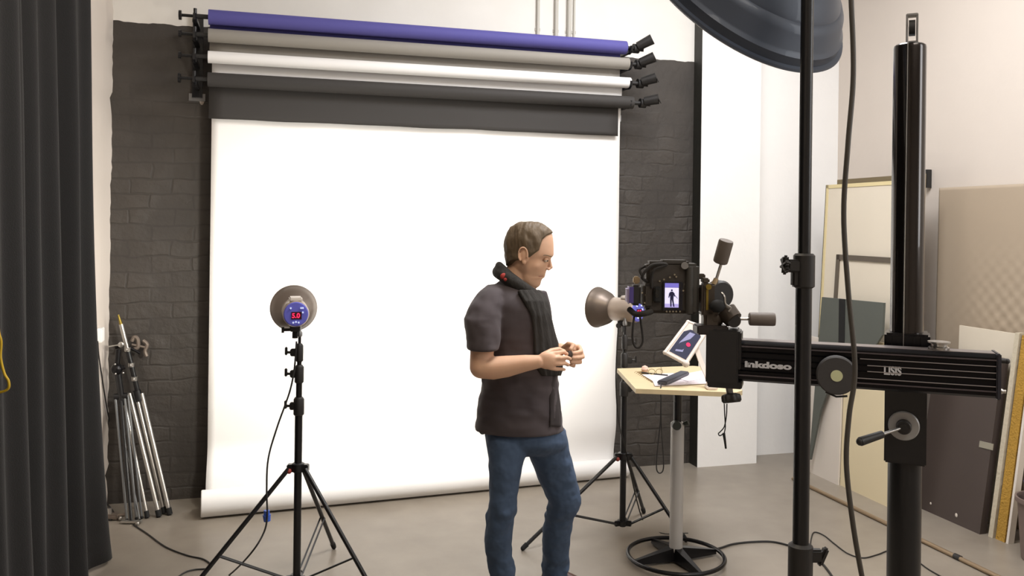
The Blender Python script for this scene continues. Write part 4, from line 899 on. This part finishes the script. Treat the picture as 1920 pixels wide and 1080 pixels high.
# far arm
b.limb([G(1005, 575, .11), G(1008, 640, .12), G(1010, 668, .10), G(1035, 660, .02), G(1051, 655, -.05)], [.052, .047, .044, .036, .027], 22)
b.sphere(G(1067, 656, -.085), (.036, .021, .028), basis((0, 0, 0), (R0*.9-FW*.43), FW*.9+R0*.43, ZZ), n=22)
fing([(1072, 650, -.09), (1086, 650, -.095), (1090, 659, -.115), (1079, 662, -.14), (1070, 662, -.15)], [.011, .0105, .0095, .009, .008])
fing([(1074, 657, -.085), (1089, 660, -.09), (1093, 669, -.11), (1082, 671, -.14), (1073, 671, -.15)], [.011, .0105, .0095, .009, .008])
fing([(1072, 664, -.085), (1084, 670, -.09), (1088, 679, -.11), (1079, 680, -.135), (1071, 679, -.145)], [.0105, .010, .009, .0085, .0078])
fing([(1066, 668, -.085), (1075, 680, -.095), (1076, 686, -.11), (1069, 684, -.13)], [.010, .009, .008, .0072])
fing([(1058, 652, -.08), (1066, 645, -.11), (1075, 647, -.14), (1070, 655, -.155)], [.013, .0115, .010, .0085])
body = b.build('body', SKIN, man, angle=180); remesh(body, .0036, 3, .5)
# eyes and brows
for sg in (-1, 1):
    MB().sphere(Hd(1025.5, 486, sg*.031), .0098, n=20).build('eye', mat('eye_white', (225, 215, 205), .2), man)
    MB().sphere(Hd(1029.2, 487.8, sg*.0325), .0036, n=12).build('iris', mat('iris_brown', (60, 45, 35), .2), man)
    MB().sphere(Hd(1025.6, 485.0, sg*.031), (.0108, .0108, .0088), n=20).build('eyelid', SKIN, man)
    MB().tube([Hd(1019, 486, sg*.040), Hd(1025, 488, sg*.0395), Hd(1030.3, 488, sg*.030)], .0006, 6, 3).build('eyelashes', HAIR, man)
    MB().tube([Hd(1017, 479, sg*.052), Hd(1026, 477, sg*.048), Hd(1033.5, 479.2, sg*.028), Hd(1035.8, 480, sg*.014)], .0015, 8, 3).build('eyebrow', HAIR, man)
MB().tube([Hd(1013, 516.8, -.036), Hd(1017, 517, -.024), Hd(1020, 516.8, -.01), Hd(1020.6, 516.8, 0), Hd(1020, 516.8, .01), Hd(1017, 517, .024), Hd(1013, 516.8, .036)], .0016, 6, 3).build('lips', mat('lip', (176, 112, 98), .5), man)
# hair
XH = [(418, 1041), (436, 1040), (441, 1031), (448, 1024), (457, 1021), (468, 1018), (474, 1010), (481, 1002), (485, 990), (488, 974), (495, 966), (501, 958), (504, 940)]
R, X_ = head_rings(6, 160); b = MB(); V = []; keep = []
ys = [a for a, _ in XH]; xs_ = [c for _, c in XH]
for (py, xs), row in zip(X_, R):
    c = sum(row, Vector())/len(row)
    for px, p in zip(xs, row):
        m_ = (float(np.interp(py, ys, xs_))-px)/7 if py < 505 else -1
        if py < 423: m_ = 1
        s_m = max(0, min(1, m_)); s_m = s_m*s_m*(3-2*s_m)
        d = (p-c); d.z = max(0, (445-py)*S0*1.2); d.normalize()
        nz = noise.noise(Vector((px*.09, py*.05, p.y*14)))+.5*noise.noise(Vector((px*.25, py*.1, p.y*40)))
        back = max(0, min(1, (975-px)/20))*max(0, min(1, (py-440)/20))
        V.append(p+d*(-.004+s_m*(.0125+.0055*nz+.007*back))); keep.append(m_ > -.35)
n = 160; F = []
for i in range(len(R)-1):
    for j in range(n):
        q = (i*n+j, i*n+(j+1) % n, (i+1)*n+(j+1) % n, (i+1)*n+j)
        if all(keep[k] for k in q): F.append(q)
F.append(tuple(range(n))[::-1])
b.add(V, F)
for k in range(10):
    px = 1026+random.uniform(-4, 6); a = Hd(px-8, 434+abs(px-1030)*.3, random.uniform(-.02, .02)); b.limb([a, a+FH*.016-ZZ*.004, a+FH*.029-ZZ*.013], [.005, .004, .001], 8)
b.build('hair', HAIR, man, angle=180)
# shirt
TK = [(952, 975, 514, 0, .045), (940, 984, 524, 0, .08), (921, 1004, 540, 0, .125), (902, 1024, 564, 0, .158), (895, 1033, 590, 0, .165), (893, 1038, 615, 0, .16), (893, 1045, 640, 0, .155), (895, 1050, 662, 0, .155), (899, 1051, 685, 0, .15), (902, 1047, 710, 0, .15), (902, 1047, 730, 0, .15), (897, 1050, 758, 0, .152), (893, 1055, 783, 0, .157), (891, 1057, 804, 0, .158)]
b = MB(); eloft(b, TK, 5, 64, 2.15, lambda y: .008*min(1, max(.3, (y-560)/120)), 3)
eloft(b, [(915, 950, 534, -.05, .05), (900, 946, 546, -.09, .065), (884, 942, 566, -.13, .07), (873, 940, 590, -.16, .074), (869, 939, 600, -.17, .078), (873, 939, 625, -.18, .078), (874, 938, 645, -.19, .075), (875, 936, 656, -.192, .073)], 5, 48, 2.1, lambda y: .005, 9)
eloft(b, [(985, 1025, 545, .08, .05), (988, 1033, 575, .12, .06), (990, 1036, 610, .12, .06), (990, 1037, 650, .11, .055)], 4, 36, 2.1)
sh = b.build('shirt', SHIRT, man, angle=180); remesh(sh, .006, 4, .5)
def onshirt(px, py, off):
    ky = [k[2] for k in TK]; L = np.interp(py, ky, [k[0] for k in TK]); Rr = np.interp(py, ky, [k[1] for k in TK]); hd = float(np.interp(py, ky, [k[4] for k in TK])); L = float(L); Rr = float(Rr)
    c = (L+Rr)/2; hw = (Rr-L)/2; t = max(-1, min(1, (px-c)/hw)); e_ = 2.15
    dd = hd*(1-abs(t)**e_)**(1/e_)
    nrm_ = Vector((t/(hw*S0), dd/(hd*hd+1e-6))); nrm_ = nrm_.normalized() if nrm_.length else Vector((0, 1))
    return G(px, py, -dd)+R0*nrm_.x*off-FW*nrm_.y*off
def panel(rows, nm, m, off, th, nx=10):
    R = []
    for L, Rr, py in interp(rows, 6):
        R.append([onshirt(L+(Rr-L)*i/nx, py, off+.004*math.sin(i*1.9+py*.05)) for i in range(nx+1)])
    o = MB().rings(R, cap=False, closed=False).build(nm, m, man, angle=180); q = o.modifiers.new('thick', 'SOLIDIFY'); q.thickness = th; q.offset = -1
    return o
panel([(1028, 1043, 690), (1030, 1045, 730), (1030, 1049, 770), (1030, 1051, 800)], 'shirt_placket', mat('placket_cloth', (56, 50, 51), .85), .004, .004, 4)
def loop(cx, cy, ax, ay, dep, r, z=1):
    return [G(cx+ax*math.cos(t), cy+ay*math.cos(t), dep*math.sin(t)) for t in np.linspace(0, 2*math.pi, 40, endpoint=False)]
b = MB(); b.tube(loop(969, 533, 34, 23, .100, 0), .029, 14, closed=True); b.tube(loop(964, 525, 27, 20, .088, 0), .022, 14, closed=True); b.tube(loop(951, 512, 15, 14, .070, 0), .018, 14, closed=True)
sc2 = b.build('scarf', SCARF, man, angle=180); remesh(sc2, .006, 4)
panel([(972, 1005, 543), (977, 1014, 552), (983, 1020, 564), (987, 1023, 576), (993, 1026, 590), (997, 1035, 620), (1000, 1043, 643), (1003, 1048, 664), (1008, 1048, 690), (1014, 1044, 704)], 'scarf_end', SCARF, .015, .014, 12)
b = MB().sphere(G(945, 518, -.100), (.017, .010, .014), n=14).sphere(G(951, 524, -.107), (.016, .010, .010), n=14)
tag(b.build('collar_patch', mat('red_cloth', (176, 62, 56), .8), man), 'small red patch on the collar')
# jeans
b = MB(); wr = lambda y: .0045+.007*math.exp(-((y-960)/18)**2)+.008*math.exp(-((y-1058)/16)**2)
eloft(b, [(905, 1046, 778, 0, .115), (907, 1055, 800, 0, .13), (910, 1062, 822, 0, .135), (914, 1060, 836, .01, .115), (935, 1040, 850, .01, .06)], 4, 56, 2.2)
eloft(b, [(910, 985, 805, -.02, .10), (912, 990, 825, -.04, .105), (914, 988, 845, -.05, .10), (916, 981, 870, -.07, .092), (917, 975, 900, -.08, .086), (917, 970, 930, -.09, .08), (915, 969, 952, -.09, .078), (912, 966, 966, -.085, .074), (911, 962, 985, -.07, .072), (909, 961, 1005, -.06, .07), (910, 960, 1030, -.04, .065), (914, 962, 1052, -.02, .062), (917, 966, 1070, -.01, .060), (921, 967, 1090, 0, .058), (926, 970, 1110, .0, .058), (926, 972, 1140, 0, .06)], 5, 44, 2.1, wr, 1)
eloft(b, [(985, 1060, 805, .03, .10), (984, 1064, 825, .05, .105), (990, 1069, 850, .07, .10), (1000, 1076, 875, .09, .094), (1010, 1082, 900, .11, .088), (1021, 1088, 925, .12, .082), (1027, 1089, 943, .13, .08), (1024, 1084, 956, .145, .078), (1022, 1077, 970, .17, .072), (1018, 1073, 990, .20, .069), (1016, 1068, 1020, .24, .066), (1017, 1066, 1045, .28, .064), (1015, 1066, 1062, .30, .064), (1018, 1065, 1078, .31, .056), (1018, 1066, 1090, .32, .056)], 5, 44, 2.1, wr, 5)
je = b.build('jeans', JEANS, man, angle=180); remesh(je, .006, 7)
# green cloth end at the back pocket
b = MB().sphere(G(905, 806, -.02), (.017, .02, .02), n=14); tag(b.build('pocket_item', mat('dark_green_cloth', (46, 66, 62), .8), man), 'dark green cloth sticking out of the back pocket')
def shoe(px, py, d, yaw):
    a = G(px, py, d); a.z = 0; F_ = R0*math.cos(yaw)-FW*math.sin(yaw); S_ = Vector((-F_.y, F_.x, 0)); b = MB()
    R = []
    for x, w_, h in ((-.07, .022, .05), (-.062, .032, .085), (-.03, .037, .10), (.02, .039, .10), (.07, .043, .078), (.12, .046, .058), (.165, .042, .048), (.195, .028, .036), (.205, .012, .025)):
        R.append([a+F_*x+S_*w_*math.cos(t)*(1 if math.sin(t) < 0 else .85)+ZZ*(max(.012, .02+(h-.02)*math.sin(t)) if math.sin(t) > 0 else .012) for t in np.linspace(0, 2*math.pi, 28, endpoint=False)])
    b.rings(R); s_ = b.build('shoe', mat('brown_leather', (78, 48, 38), .45), man, angle=50)
    R = []
    pts = [(-.078, 0), (-.06, .036), (0, .038), (.07, .046), (.13, .049), (.18, .038), (.212, 0)]
    poly = [a+F_*x+S_*y for x, y in pts]+[a+F_*x-S_*y for x, y in pts[-2:0:-1]]
    MB().prism(poly, ZZ*.016).build('sole', RUB, s_)
shoe(948, 1150, 0.0, .75); shoe(1042, 1098, .33, .15)
# the small thing held between the fingertips
b = MB().lathe([(.001, -.007), (.013, -.007), (.014, -.004), (.014, .006), (.011, .008), (.001, .008)], frame(G(1068, 664, -.168), (R0*.7-FW*.6+ZZ*.3)), 24)
tag(b.build('lens_cap', mat('dark_brown_plastic', (46, 34, 26), .4)), 'small dark round object held between the fingertips of both hands', 'small object')
